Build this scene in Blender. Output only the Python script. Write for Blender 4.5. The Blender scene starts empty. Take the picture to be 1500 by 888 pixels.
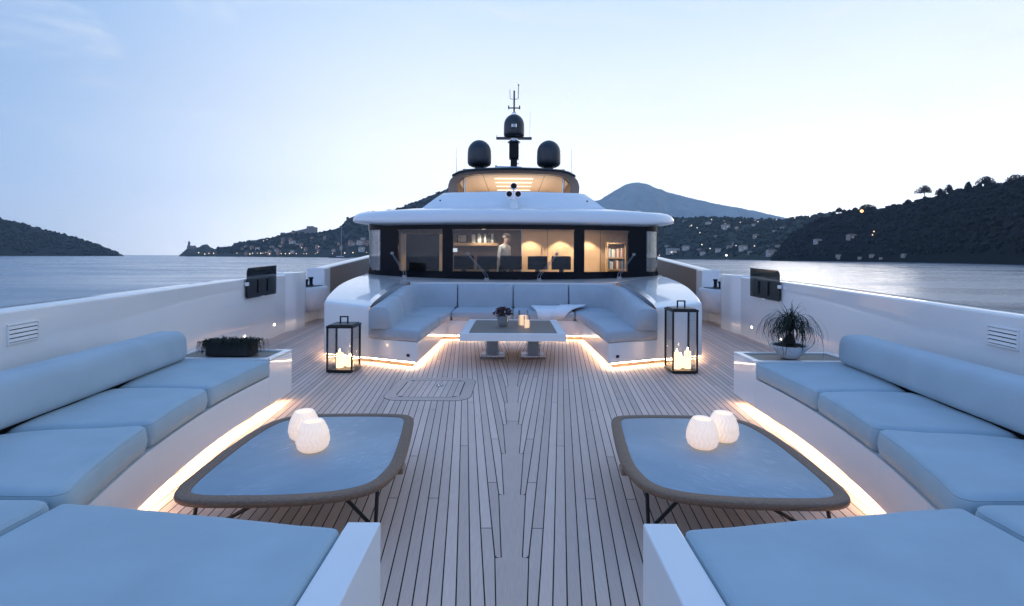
import bpy, bmesh, math, random
from mathutils import Vector, Matrix, noise as mnoise
import numpy as np

random.seed(11)
R = math.radians
scene = bpy.context.scene
COL = scene.collection
ORG = {}                      # object -> world origin of the thing it belongs to


# ------------------------------------------------------------------ helpers
def tag(o, label=None, cat=None, group=None, kind=None):
    if label: o['label'] = label
    if cat: o['category'] = cat
    if group: o['group'] = group
    if kind: o['kind'] = kind
    return o


def empty(name, loc, label, cat, group=None):
    o = bpy.data.objects.new(name, None)
    o.location = loc
    o.empty_display_size = .1
    COL.objects.link(o)
    ORG[o] = Vector(loc)
    return tag(o, label, cat, group)


def copy_tree(o, parent=None):
    c = o.copy()
    COL.objects.link(c)
    c.parent = parent
    for ch in list(o.children):
        copy_tree(ch, c)
    return c


class MB:
    def __init__(s):
        s.v, s.f = [], []

    def add(s, vs, fs):
        n = len(s.v)
        s.v += [tuple(p) for p in vs]
        s.f += [tuple(i + n for i in f) for f in fs]
        return s

    def box(s, x0, x1, y0, y1, z0, z1, rz=0, M=None):
        vs = [(x, y, z) for z in (z0, z1) for x, y in ((x0, y0), (x1, y0), (x1, y1), (x0, y1))]
        if rz:
            cx, cy = (x0 + x1) / 2, (y0 + y1) / 2
            c, q = math.cos(rz), math.sin(rz)
            vs = [(cx + (x - cx) * c - (y - cy) * q, cy + (x - cx) * q + (y - cy) * c, z) for x, y, z in vs]
        if M is not None:
            vs = [M @ Vector(p) for p in vs]
        return s.add(vs, [(0, 3, 2, 1), (4, 5, 6, 7), (0, 1, 5, 4), (1, 2, 6, 5), (2, 3, 7, 6), (3, 0, 4, 7)])

    def prism(s, poly, z0, z1):
        n = len(poly)
        zz0 = z0 if callable(z0) else (lambda x, y: z0)
        zz1 = z1 if callable(z1) else (lambda x, y: z1)
        vs = [(x, y, zz0(x, y)) for x, y in poly] + [(x, y, zz1(x, y)) for x, y in poly]
        return s.add(vs, [tuple(range(n))[::-1], tuple(range(n, 2 * n))] +
                     [(i, (i + 1) % n, n + (i + 1) % n, n + i) for i in range(n)])

    def loft(s, rings, closed=True, cap0=True, cap1=True):
        n = len(rings[0])
        vs = [p for r in rings for p in r]
        fs = []
        m = n if closed else n - 1
        for k in range(len(rings) - 1):
            for i in range(m):
                j = (i + 1) % n
                fs.append((k * n + i, k * n + j, (k + 1) * n + j, (k + 1) * n + i))
        if cap0: fs.append(tuple(range(n))[::-1])
        if cap1: fs.append(tuple(range((len(rings) - 1) * n, len(rings) * n)))
        return s.add(vs, fs)

    def tube(s, pts, r, n=8):
        pts = [Vector(p) for p in pts]
        rings = []
        for i, p in enumerate(pts):
            d = (pts[min(i + 1, len(pts) - 1)] - pts[max(i - 1, 0)]).normalized()
            a = d.cross(Vector((0, 0, 1)))
            if a.length < 1e-3: a = d.cross(Vector((1, 0, 0)))
            a.normalize()
            b = d.cross(a)
            rr = r[i] if isinstance(r, (list, tuple)) else r
            rings.append([p + a * rr * math.cos(2 * math.pi * k / n) + b * rr * math.sin(2 * math.pi * k / n) for k in range(n)])
        return s.loft(rings)

    def lathe(s, prof, c, n=28, mod=None):
        rings = []
        for r, z in prof:
            ring = []
            for k in range(n):
                a = 2 * math.pi * k / n
                q = r * (mod(a, z) if mod else 1)
                ring.append((c[0] + q * math.cos(a), c[1] + q * math.sin(a), c[2] + z))
            rings.append(ring)
        return s.loft(rings)

    def ball(s, c, r, n=12, sq=(1, 1, 1)):
        prof = [(max(.001, math.sin(math.pi * i / n)) * r, -math.cos(math.pi * i / n) * r) for i in range(n + 1)]
        m = MB().lathe(prof, (0, 0, 0), n * 2)
        return s.add([(c[0] + x * sq[0], c[1] + y * sq[1], c[2] + z * sq[2]) for x, y, z in m.v], m.f)

    def mirror(s, sx):
        if sx < 0:
            s.v = [(-x, y, z) for x, y, z in s.v]
            s.f = [f[::-1] for f in s.f]
        return s

    def build(s, name, mat, parent=None, smooth=None, bevel=0, recalc=True, seg=2, solid=0):
        me = bpy.data.meshes.new(name)
        o = bpy.data.objects.new(name, me)
        L = ORG.get(parent, Vector((0, 0, 0))) if parent else Vector((0, 0, 0))
        if parent: ORG[o] = L
        me.from_pydata([(x - L.x, y - L.y, z - L.z) for x, y, z in s.v], [], s.f)
        if recalc:
            bm = bmesh.new()
            bm.from_mesh(me)
            bmesh.ops.recalc_face_normals(bm, faces=bm.faces)
            bm.to_mesh(me)
            bm.free()
        for m in (mat if isinstance(mat, (list, tuple)) else [mat]):
            me.materials.append(m)
        if smooth:
            me.polygons.foreach_set('use_smooth', [True] * len(me.polygons))
            if smooth < 180: me.set_sharp_from_angle(angle=R(smooth))
        me.update()
        COL.objects.link(o)
        if parent: o.parent = parent
        if solid:
            b = o.modifiers.new('solid', 'SOLIDIFY'); b.thickness = solid; b.offset = 0
        if bevel:
            b = o.modifiers.new('bevel', 'BEVEL')
            b.width = bevel; b.segments = seg; b.limit_method = 'ANGLE'; b.angle_limit = R(40)
        return o


def lerp(a, b, t): return a + (b - a) * t


def curve(pts):
    """smooth piecewise interpolation y(x) through (x, y) points"""
    xs = [p[0] for p in pts]; ys = [p[1] for p in pts]
    n = len(xs)
    ms = []
    for i in range(n):
        a, b = max(i - 1, 0), min(i + 1, n - 1)
        ms.append((ys[b] - ys[a]) / (xs[b] - xs[a]))
    def f(x):
        if x <= xs[0]: return ys[0] + ms[0] * (x - xs[0])
        if x >= xs[-1]: return ys[-1] + ms[-1] * (x - xs[-1])
        for i in range(n - 1):
            if x <= xs[i + 1]: break
        h = xs[i + 1] - xs[i]; t = (x - xs[i]) / h
        return ((2 * t**3 - 3 * t * t + 1) * ys[i] + (t**3 - 2 * t * t + t) * h * ms[i] +
                (-2 * t**3 + 3 * t * t) * ys[i + 1] + (t**3 - t * t) * h * ms[i + 1])
    return f


def spans(a, b, n): return [lerp(a, b, i / n) for i in range(n + 1)]


def round_poly(poly, c, seg=4, step=.1):
    out = []
    n = len(poly)
    cs = c if isinstance(c, (list, tuple)) else [c] * n
    for i in range(n):
        p = Vector(poly[i]).to_2d(); a = Vector(poly[i - 1]).to_2d(); b = Vector(poly[(i + 1) % n]).to_2d()
        va, vb = (a - p).normalized(), (b - p).normalized()
        th = va.angle(vb, math.pi)
        if th > math.pi - .05:
            out.append(p); continue
        d = min(cs[i] / math.tan(th / 2), .45 * (a - p).length, .45 * (b - p).length)
        rad = d * math.tan(th / 2)
        bis = (va + vb).normalized()
        cen = p + bis * (rad / math.sin(th / 2))
        s0 = p + va * d - cen; s1 = p + vb * d - cen
        a0 = math.atan2(s0.y, s0.x); da = (math.atan2(s1.y, s1.x) - a0 + math.pi) % (2 * math.pi) - math.pi
        for k in range(seg + 1):
            an = a0 + da * k / seg
            out.append(cen + Vector((math.cos(an), math.sin(an))) * rad)
    res = []
    for i, p in enumerate(out):
        q = out[(i + 1) % len(out)]
        m = max(1, int((q - p).length / step))
        for k in range(m): res.append(p.lerp(q, k / m))
    return [(p.x, p.y) for p in res]


def area(o): return sum(o[i - 1][0] * o[i][1] - o[i][0] * o[i - 1][1] for i in range(len(o))) / 2


def offset(o, d):
    """inward offset of a closed outline"""
    s = 1 if area(o) > 0 else -1
    res = []
    n = len(o)
    for i in range(n):
        a = Vector(o[i - 1]); b = Vector(o[(i + 1) % n])
        t = (b - a).normalized()
        res.append((o[i][0] - t.y * s * d, o[i][1] + t.x * s * d))
    return res


def catmull(pts, m=5):
    n = len(pts); out = []
    for i in range(n):
        p0, p1, p2, p3 = (Vector(pts[(i + k) % n]) for k in (-1, 0, 1, 2))
        for k in range(m):
            t = k / m
            q = .5 * (2 * p1 + (p2 - p0) * t + (2 * p0 - 5 * p1 + 4 * p2 - p3) * t * t + (3 * p1 - p0 - 3 * p2 + p3) * t**3)
            out.append((q.x, q.y))
    return out


def cushion(poly, z0, z1, r=.05, puff=.02, corner=.05, wob=.006):
    poly = [tuple(p) for p in poly]
    if area(poly) < 0: poly = poly[::-1]
    o = round_poly(poly, max(corner, r * 1.06), 6, .05)
    edges = []
    for i in range(len(poly)):
        a = Vector(poly[i - 1]); t = (Vector(poly[i]) - a)
        if t.length > .02: edges.append((a, Vector((-t.y, t.x)).normalized()))
    def phi(x, y):
        v = 1
        for a, nn in edges:
            d = max(0, (Vector((x, y)) - a).dot(nn)); v *= d / (d + .10)
        return v
    rings = [[(x, y, z0) for x, y in offset(o, r * .7)],
             [(x, y, z0 + r * .35) for x, y in offset(o, r * .12)],
             [(x, y, lerp(z0, z1, .45)) for x, y in offset(o, -.006)],
             [(x, y, z1 - r) for x, y in o]]
    for a in (18, 36, 54, 72, 90):
        q = offset(o, r * (1 - math.cos(R(a))))
        rings.append([(x, y, z1 - r + r * math.sin(R(a))) for x, y in q])
    top = offset(o, r)
    cx = sum(p[0] for p in poly) / len(poly); cy = sum(p[1] for p in poly) / len(poly)
    pc = max(phi(cx, cy), 1e-6)
    for t in (.95, .88, .78, .66, .54, .42, .3, .18, .08):
        rings.append([(lerp(cx, x, t), lerp(cy, y, t), z1) for x, y in top])
    m = MB()
    for k, ring in enumerate(rings[3:]):
        for i, (x, y, z) in enumerate(ring):
            z += min(1, k / 4) * puff * min(1.3, phi(x, y) / pc)
            ring[i] = (x, y, z + wob * mnoise.noise(Vector((x * 2.6, y * 2.6, z * 3))) + wob * .4 * mnoise.noise(Vector((x * 9, y * 7, 4))))
    m.loft(rings)
    m.welt = [(x, y, z) for x, y, z in rings[5]]
    return m


def welted(m, s, mat, t, name='seat_cushion'):
    w_ = m.welt
    o = m.mirror(s).build(name, mat, t, 180)
    n = len(w_)
    p = MB()
    q = [Vector(v) for v in w_]
    rings = []
    for i in range(n):
        d = (q[(i + 1) % n] - q[i - 1]).normalized()
        out = Vector((d.y, -d.x, 0)); up = Vector((0, 0, 1))
        rings.append([q[i] + out * .0038 * math.cos(a) + up * .0038 * math.sin(a) for a in (0, 1.26, 2.51, 3.77, 5.03)])
    rings.append(rings[0])
    p.loft(rings, True, False, False).mirror(s).build('piping', mat, o, 180)
    return o


def sweep(path, profile, closed=True, side=1, cap=True, ends=None):
    """path of (x, y, dz, sz); profile of (d, z): d goes to the right of travel times side"""
    rings = []
    n = len(path)
    for i, p in enumerate(path):
        a = path[max(i - 1, 0)]; b = path[min(i + 1, n - 1)]
        t = Vector((b[0] - a[0], b[1] - a[1])).normalized()
        nx, ny = t.y * side, -t.x * side
        dz = p[2] if len(p) > 2 else 0
        sz = p[3] if len(p) > 3 else 1
        rings.append([(p[0] + nx * d, p[1] + ny * d, dz + z * sz) for d, z in profile])
    return MB().loft(rings, closed, cap, cap)


# ------------------------------------------------------------------ materials
class NT:
    def __init__(s, name):
        s.m = bpy.data.materials.new(name)
        s.m.use_nodes = True
        s.t = s.m.node_tree
        s.b = s.t.nodes['Principled BSDF']
        s.out = s.t.nodes['Material Output']

    def n(s, kind, **kw):
        nd = s.t.nodes.new(kind)
        for k, v in kw.items():
            if k.startswith('i_'):
                key = k[2:].replace('_', ' ')
                nd.inputs[key].default_value = v
            else:
                setattr(nd, k, v)
        return nd

    def l(s, a, b): s.t.links.new(a, b)

    def coord(s, scale=(1, 1, 1), rot=(0, 0, 0), src='Object'):
        tc = s.n('ShaderNodeTexCoord'); mp = s.n('ShaderNodeMapping')
        mp.inputs['Scale'].default_value = scale; mp.inputs['Rotation'].default_value = rot
        s.l(tc.outputs[src], mp.inputs['Vector'])
        return mp.outputs['Vector']

    def noise(s, vec, scale, detail=4, rough=.55):
        nd = s.n('ShaderNodeTexNoise')
        nd.inputs['Scale'].default_value = scale; nd.inputs['Detail'].default_value = detail; nd.inputs['Roughness'].default_value = rough
        s.l(vec, nd.inputs['Vector'])
        return nd.outputs['Fac']

    def ramp(s, fac, stops):
        nd = s.n('ShaderNodeValToRGB')
        e = nd.color_ramp.elements
        while len(e) < len(stops): e.new(.5)
        for k, (p, c) in enumerate(stops):
            e[k].position = p; e[k].color = (*c, 1)
        s.l(fac, nd.inputs['Fac'])
        return nd.outputs['Color']

    def bump(s, h, strength=.2, dist=.01, prev=None):
        nd = s.n('ShaderNodeBump')
        nd.inputs['Strength'].default_value = strength; nd.inputs['Distance'].default_value = dist
        s.l(h, nd.inputs['Height'])
        if prev is not None: s.l(prev, nd.inputs['Normal'])
        s.l(nd.outputs['Normal'], s.b.inputs['Normal'])
        return nd.outputs['Normal']

    def set(s, color=None, rough=None, metal=None, coat=None, coat_rough=None, emit=None, strength=None, spec=None):
        b = s.b.inputs
        if color: b['Base Color'].default_value = (*color, 1)
        if rough is not None: b['Roughness'].default_value = rough
        if metal is not None: b['Metallic'].default_value = metal
        if coat is not None: b['Coat Weight'].default_value = coat
        if coat_rough is not None: b['Coat Roughness'].default_value = coat_rough
        if emit: b['Emission Color'].default_value = (*emit, 1)
        if strength is not None: b['Emission Strength'].default_value = strength
        if spec is not None: b['Specular IOR Level'].default_value = spec
        return s


def plain(name, color, rough=.5, metal=0, coat=0, var=.12, scale=6, emit=None, strength=0, coat_rough=.03, spec=None):
    t = NT(name).set(color, rough, metal, coat, coat_rough, emit, strength, spec)
    if var:
        f = t.noise(t.coord(), scale, 5)
        t.l(t.ramp(f, [(.3, tuple(c * (1 - var) for c in color)), (.7, tuple(min(1, c * (1 + var)) for c in color))]), t.b.inputs['Base Color'])
    return t.m


def glass(name, tint=(.93, .95, .96), refl=1.0, ior=1.5, rough=0.0):
    t = NT(name)
    t.t.nodes.remove(t.b)
    tr = t.n('ShaderNodeBsdfTransparent'); tr.inputs['Color'].default_value = (*tint, 1)
    gl = t.n('ShaderNodeBsdfGlossy'); gl.inputs['Roughness'].default_value = rough
    fr = t.n('ShaderNodeFresnel'); fr.inputs['IOR'].default_value = ior
    mu = t.n('ShaderNodeMath', operation='MULTIPLY'); mu.inputs[1].default_value = refl
    mx = t.n('ShaderNodeMixShader')
    t.l(fr.outputs[0], mu.inputs[0]); t.l(mu.outputs[0], mx.inputs[0])
    t.l(tr.outputs[0], mx.inputs[1]); t.l(gl.outputs[0], mx.inputs[2])
    t.l(mx.outputs[0], t.out.inputs['Surface'])
    return t.m


def gelcoat(name, color=(.80, .80, .79), rough=.28, coat=.8):
    t = NT(name).set(color, rough, 0, coat, .04)
    f = t.noise(t.coord(), 1.1, 3)
    t.l(t.ramp(f, [(.3, tuple(c * .97 for c in color)), (.7, color)]), t.b.inputs['Base Color'])
    g = t.noise(t.coord(), 2.2, 2)
    nd = t.n('ShaderNodeBump'); nd.inputs['Strength'].default_value = .05; nd.inputs['Distance'].default_value = .02
    t.l(g, nd.inputs['Height']); t.l(nd.outputs['Normal'], t.b.inputs['Coat Normal'])
    return t.m


def fabric(name, color):
    t = NT(name).set(color, .92)
    t.b.inputs['Sheen Weight'].default_value = .15
    f = t.noise(t.coord(), 3.2, 4)
    t.l(t.ramp(f, [(.3, tuple(c * .93 for c in color)), (.7, tuple(c * 1.05 for c in color))]), t.b.inputs['Base Color'])
    n1 = t.bump(t.noise(t.coord((1, 1, 1)), 420, 2), .25, .002)
    rot = t.coord((1, 1, 1), (0, 0, .7))
    mp = t.n('ShaderNodeMapping'); mp.inputs['Scale'].default_value = (.55, 2.2, 1.2); t.l(rot, mp.inputs['Vector'])
    rg = t.n('ShaderNodeTexNoise', noise_type='RIDGED_MULTIFRACTAL'); rg.inputs['Scale'].default_value = 1.5; rg.inputs['Detail'].default_value = 2.2; rg.inputs['Distortion'].default_value = .5
    t.l(mp.outputs['Vector'], rg.inputs['Vector'])
    patch = t.n('ShaderNodeMapRange'); patch.inputs['From Min'].default_value = .48; patch.inputs['From Max'].default_value = .66
    t.l(t.noise(t.coord(), 1.3, 2), patch.inputs['Value'])
    mm = t.n('ShaderNodeMath', operation='MULTIPLY'); t.l(rg.outputs['Fac'], mm.inputs[0]); t.l(patch.outputs[0], mm.inputs[1])
    n2 = t.bump(mm.outputs[0], .5, .016, n1)
    return t.m


def teak(name, dark, light, grain=(26, 1.1, 26), rough=.62, island=True, coat=0):
    t = NT(name).set(light, rough, 0, coat, .15)
    v = t.coord(grain)
    fine = t.noise(v, 6, 6, .65)
    col = t.ramp(fine, [(.25, dark), (.75, light)])
    hs = t.n('ShaderNodeHueSaturation')
    t.l(col, hs.inputs['Color'])
    if island:
        g = t.n('ShaderNodeNewGeometry')
        mr = t.n('ShaderNodeMapRange'); mr.inputs['To Min'].default_value = .84; mr.inputs['To Max'].default_value = 1.12
        t.l(g.outputs['Random Per Island'], mr.inputs['Value']); t.l(mr.outputs[0], hs.inputs['Value'])
    big = t.noise(t.coord(), .9, 4)
    mx = t.n('ShaderNodeMix', data_type='RGBA', blend_type='MULTIPLY')
    mx.inputs[0].default_value = .5
    t.l(hs.outputs[0], mx.inputs[6]); t.l(t.ramp(big, [(.3, (.8, .8, .8)), (.7, (1, 1, 1))]), mx.inputs[7])
    t.l(mx.outputs[2], t.b.inputs['Base Color'])
    t.bump(fine, .12, .003)
    return t.m


def emitter(name, color, strength):
    t = NT(name)
    t.t.nodes.remove(t.b)
    e = t.n('ShaderNodeEmission'); e.inputs['Color'].default_value = (*color, 1); e.inputs['Strength'].default_value = strength
    t.l(e.outputs[0], t.out.inputs['Surface'])
    return t.m


def marble(name, ang):
    t = NT(name).set((.4, .43, .46), .45)
    def streak(scale):
        rot = t.coord((1, 1, 1), (0, 0, R(ang)))
        mp = t.n('ShaderNodeMapping'); mp.inputs['Scale'].default_value = scale
        t.l(rot, mp.inputs['Vector']); return mp.outputs['Vector']
    cloud = t.noise(streak((1.3, 2.6, 1)), 1.7, 8, .62)
    fine = t.noise(streak((1.3, 5.0, 1)), 8.5, 8, .66)
    patch = t.noise(streak((.8, 2.0, 1)), 1.9, 3, .5)
    base = t.ramp(cloud, [(.3, (.285, .355, .41)), (.5, (.32, .39, .44)), (.72, (.37, .44, .49))])
    vein = t.ramp(fine, [(.53, (0, 0, 0)), (.72, (1, 1, 1))])
    where = t.ramp(patch, [(.42, (0, 0, 0)), (.60, (.62, .62, .62))])
    mu = t.n('ShaderNodeMix', data_type='RGBA', blend_type='MULTIPLY'); mu.inputs[0].default_value = 1
    t.l(vein, mu.inputs[6]); t.l(where, mu.inputs[7])
    mx = t.n('ShaderNodeMix', data_type='RGBA'); mx.inputs[7].default_value = (.72, .75, .77, 1)
    t.l(mu.outputs[2], mx.inputs[0]); t.l(base, mx.inputs[6]); t.l(mx.outputs[2], t.b.inputs['Base Color'])
    return t.m


def foliage(name, color, var=.35, scale=.25):
    t = NT(name).set(color, .8, spec=.15)
    g = t.n('ShaderNodeNewGeometry')
    f = t.noise(t.coord(), scale, 3)
    ad = t.n('ShaderNodeMath', operation='ADD'); t.l(f, ad.inputs[0])
    mu = t.n('ShaderNodeMath', operation='MULTIPLY'); mu.inputs[1].default_value = .5
    t.l(g.outputs['Random Per Island'], mu.inputs[0]); t.l(mu.outputs[0], ad.inputs[1])
    t.l(t.ramp(ad.outputs[0], [(.35, tuple(c * (1 - var) for c in color)), (.95, tuple(c * (1 + var) for c in color))]), t.b.inputs['Base Color'])
    return t.m


WHITE = gelcoat('white_gelcoat')
WHITE_SATIN = gelcoat('white_satin_paint', (.80, .80, .79), .42, .25)
FAB = fabric('pale_grey_fabric', (.375, .475, .52))
FAB_BOL = fabric('bolster_fabric', (.385, .475, .525))
FAB_U = fabric('lounge_fabric', (.38, .425, .465))
THROW = fabric('white_throw_fabric', (.80, .81, .82))
DECKTEAK = teak('weathered_teak', (.72, .495, .395), (.89, .64, .515))
MARGINTEAK = teak('margin_teak', (.62, .43, .345), (.76, .55, .44))
TABLETEAK = teak('brown_teak', (.115, .062, .038), (.30, .178, .108), (9, 22, 40), .55, False)
GREYTEAK = teak('grey_teak', (.16, .13, .11), (.27, .225, .19), (1.5, 30, 30), .5, False)
TANWOOD = teak('tan_wood', (.20, .13, .09), (.33, .225, .155), (2, 2, 24), .4, False, .2)
WARMWOOD = teak('honey_wood', (.40, .27, .16), (.54, .39, .25), (24, 24, 1.5), .4, False, .2)
CAULK = plain('black_caulk', (.012, .013, .015), .7, var=0)
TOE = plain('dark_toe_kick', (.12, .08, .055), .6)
BLACKM = plain('black_metal', (.014, .014, .016), .38, .3, var=.1)
BLACKP = plain('black_paint', (.005, .007, .011), .12, var=0, spec=.12)
DARKDOME = plain('dark_dome_paint', (.020, .026, .034), .32, var=.1)
STEEL = plain('brushed_steel', (.55, .56, .58), .22, 1, var=.08)
RAIL = plain('dark_rail_fabric', (.07, .08, .09), .9)
WIPER = plain('grey_wiper_metal', (.22, .23, .25), .35, .8, var=.05)
CHROME = plain('pale_chrome', (.75, .76, .78), .1, 1, var=0)
CERAMIC = plain('white_ceramic', (.66, .68, .70), .3, var=.05)
MARBLE = {-1: marble('blue_grey_marble', -45), 1: marble('grey_blue_marble', 45)}
GLASS = glass('clear_glass', (.975, .98, .985), .6)
WGLASS = glass('window_glass', (.86, .89, .90), .75)
SMOKED = glass('smoked_acrylic', (.30, .34, .38), .8)
ACRYLIC = glass('clear_acrylic', (.86, .88, .9), 2.2)
LED = emitter('warm_led', (1, .75, .49), 46)
CANDLE = emitter('candle_glow', (1, .64, .36), 2.3)
FLAME = emitter('flame', (1, .70, .40), 45)
COURTESY = emitter('courtesy_lamp', (1, .85, .66), 14)
CEILLED = emitter('ceiling_strip', (1, .84, .64), 2.2)
SOIL = plain('dark_soil', (.02, .017, .015), .9)
LEAFDARK = foliage('dark_leaf', (.020, .026, .020), .4, 14)
FLOWER = foliage('dark_flower', (.060, .030, .034), .6, 30)


def lamp_mat():
    t = NT('lit_porcelain').set((.78, .74, .70), .55)
    tc = t.n('ShaderNodeTexCoord'); sp = t.n('ShaderNodeSeparateXYZ')
    t.l(tc.outputs['Generated'], sp.inputs[0])
    c = t.ramp(sp.outputs['Z'], [(0, (1, .66, .40)), (.6, (1, .72, .46)), (1, (1, .76, .52))])
    t.l(c, t.b.inputs['Emission Color'])
    t.b.inputs['Emission Strength'].default_value = .52
    return t.m


LAMP = lamp_mat()

# ------------------------------------------------------------------ camera
H = 1.6
cam_d = bpy.data.cameras.new('camera')
cam = bpy.data.objects.new('camera', cam_d)
COL.objects.link(cam)
cam.location = (0, 0, H)
cam.rotation_euler = (Matrix.Rotation(R(90), 3, 'X') @ Matrix.Rotation(.0052, 3, 'Z')).to_euler()
cam_d.sensor_width = 36
cam_d.lens = 715 / 1500 * 36
cam_d.shift_x = -2 / 1500
cam_d.shift_y = -67.8 / 1500
cam_d.clip_start = .05
cam_d.clip_end = 30000
scene.camera = cam

# ------------------------------------------------------------------ sky and sun
AZ = R(33)                                    # afterglow, to the right of the ship's stern
GLOW = Vector((math.sin(AZ), math.cos(AZ), 0))
w = bpy.data.worlds.new('World'); scene.world = w
w.use_nodes = True
nt = w.node_tree
for nd in list(nt.nodes): nt.nodes.remove(nd)
def wn(k, **kw):
    nd = nt.nodes.new(k)
    for a, b in kw.items(): setattr(nd, a, b)
    return nd
def wl(a, b): nt.links.new(a, b)
def wramp(fac, stops):
    nd = wn('ShaderNodeValToRGB'); e = nd.color_ramp.elements
    while len(e) < len(stops): e.new(.5)
    for k, (p, c) in enumerate(stops): e[k].position = p; e[k].color = (*c, 1)
    wl(fac, nd.inputs[0]); return nd.outputs[0]
tc = wn('ShaderNodeTexCoord'); sp = wn('ShaderNodeSeparateXYZ'); wl(tc.outputs['Generated'], sp.inputs[0])
dot = wn('ShaderNodeVectorMath', operation='DOT_PRODUCT'); wl(tc.outputs['Generated'], dot.inputs[0]); dot.inputs[1].default_value = GLOW
# azimuth cosine: dot / horizontal length
hl = wn('ShaderNodeMath', operation='POWER'); wl(sp.outputs['Z'], hl.inputs[0]); hl.inputs[1].default_value = 2
om = wn('ShaderNodeMath', operation='SUBTRACT'); om.inputs[0].default_value = 1.0001; wl(hl.outputs[0], om.inputs[1])
sq = wn('ShaderNodeMath', operation='SQRT'); wl(om.outputs[0], sq.inputs[0])
dv = wn('ShaderNodeMath', operation='DIVIDE'); wl(dot.outputs['Value'], dv.inputs[0]); wl(sq.outputs[0], dv.inputs[1])
def mrange(src, a, b, smooth=True):
    nd = wn('ShaderNodeMapRange'); nd.interpolation_type = 'SMOOTHSTEP' if smooth else 'LINEAR'
    nd.inputs['From Min'].default_value = a; nd.inputs['From Max'].default_value = b
    wl(src, nd.inputs['Value']); return nd.outputs[0]
toward = mrange(dv.outputs[0], .04, .82)
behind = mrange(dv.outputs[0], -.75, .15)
zen = (.145, .355, .84)
near = wramp(sp.outputs['Z'], [(0, (1.85, 1.84, 1.90)), (.05, (1.70, 1.72, 1.80)), (.12, (1.45, 1.48, 1.55)), (.26, (1.05, 1.11, 1.20)), (.42, (.72, .86, 1.05)), (.65, (.38, .60, .95)), (1, zen)])
far = wramp(sp.outputs['Z'], [(0, (.43, .545, .68)), (.06, (.41, .535, .70)), (.14, (.345, .515, .77)), (.30, (.275, .455, .75)), (.6, (.25, .47, .86)), (1, zen)])
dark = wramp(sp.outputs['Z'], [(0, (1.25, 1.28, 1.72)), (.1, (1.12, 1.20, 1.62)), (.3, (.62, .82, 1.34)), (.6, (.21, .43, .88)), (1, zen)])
def wmix(f, a, b, blend='MIX'):
    nd = wn('ShaderNodeMix', data_type='RGBA', blend_type=blend)
    if isinstance(f, float): nd.inputs[0].default_value = f
    else: wl(f, nd.inputs[0])
    wl(a, nd.inputs[6]); wl(b, nd.inputs[7]); return nd.outputs[2]
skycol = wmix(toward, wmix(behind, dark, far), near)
# thin high cloud
mp = wn('ShaderNodeMapping'); mp.inputs['Scale'].default_value = (1.2, 2.6, 5.0); mp.inputs['Rotation'].default_value = (0, R(18), R(25))
wl(tc.outputs['Generated'], mp.inputs[0])
cn = wn('ShaderNodeTexNoise'); cn.inputs['Scale'].default_value = 2.1; cn.inputs['Detail'].default_value = 7; cn.inputs['Roughness'].default_value = .58; cn.inputs['Distortion'].default_value = .6
wl(mp.outputs[0], cn.inputs['Vector'])
cm = wn('ShaderNodeMath', operation='MULTIPLY'); wl(mrange(cn.outputs['Fac'], .50, .78), cm.inputs[0]); wl(mrange(sp.outputs['Z'], .10, .35), cm.inputs[1])
cm2 = wn('ShaderNodeMath', operation='MULTIPLY'); wl(cm.outputs[0], cm2.inputs[0]); cm2.inputs[1].default_value = .62
cl = wn('ShaderNodeRGB'); cl.outputs[0].default_value = (.86, .91, .98, 1)
skycol = wmix(cm2.outputs[0], skycol, cl.outputs[0])
sky = wn('ShaderNodeTexSky', sky_type='NISHITA')
sky.sun_disc = False
sky.sun_elevation = R(2.5)
sky.sun_rotation = AZ
sky.air_density = 1.0; sky.dust_density = .3; sky.ozone_density = 3.0
bg0 = wn('ShaderNodeBackground'); bg0.inputs['Strength'].default_value = .02; wl(sky.outputs[0], bg0.inputs['Color'])
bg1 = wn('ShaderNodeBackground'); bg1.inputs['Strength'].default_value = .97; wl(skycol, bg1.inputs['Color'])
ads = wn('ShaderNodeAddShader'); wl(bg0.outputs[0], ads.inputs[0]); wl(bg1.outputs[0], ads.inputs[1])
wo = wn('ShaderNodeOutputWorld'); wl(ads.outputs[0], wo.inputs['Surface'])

sun_d = bpy.data.lights.new('sun', 'SUN'); sun_d.energy = .25; sun_d.angle = R(14); sun_d.color = (1, .93, .86)
sun = bpy.data.objects.new('sun', sun_d); COL.objects.link(sun)
el = R(5)
sdir = Vector((GLOW.x * math.cos(el), GLOW.y * math.cos(el), math.sin(el)))
sun.rotation_euler = sdir.to_track_quat('Z', 'Y').to_euler()

# ------------------------------------------------------------------ hull lines
B = curve([(-5, 1.3), (-2, 2.3), (0, 2.87), (3.4, 3.6), (5, 3.92), (8.3, 4.57), (11.2, 4.84)])       # bulwark inner face
F = curve([(.5, 1.30), (1.5, 1.72), (2.1, 1.955), (2.47, 2.095), (3.1, 2.275), (4.0, 2.42), (4.88, 2.455), (5.6, 2.46)])  # sofa front
SEA = -4.9

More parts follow.
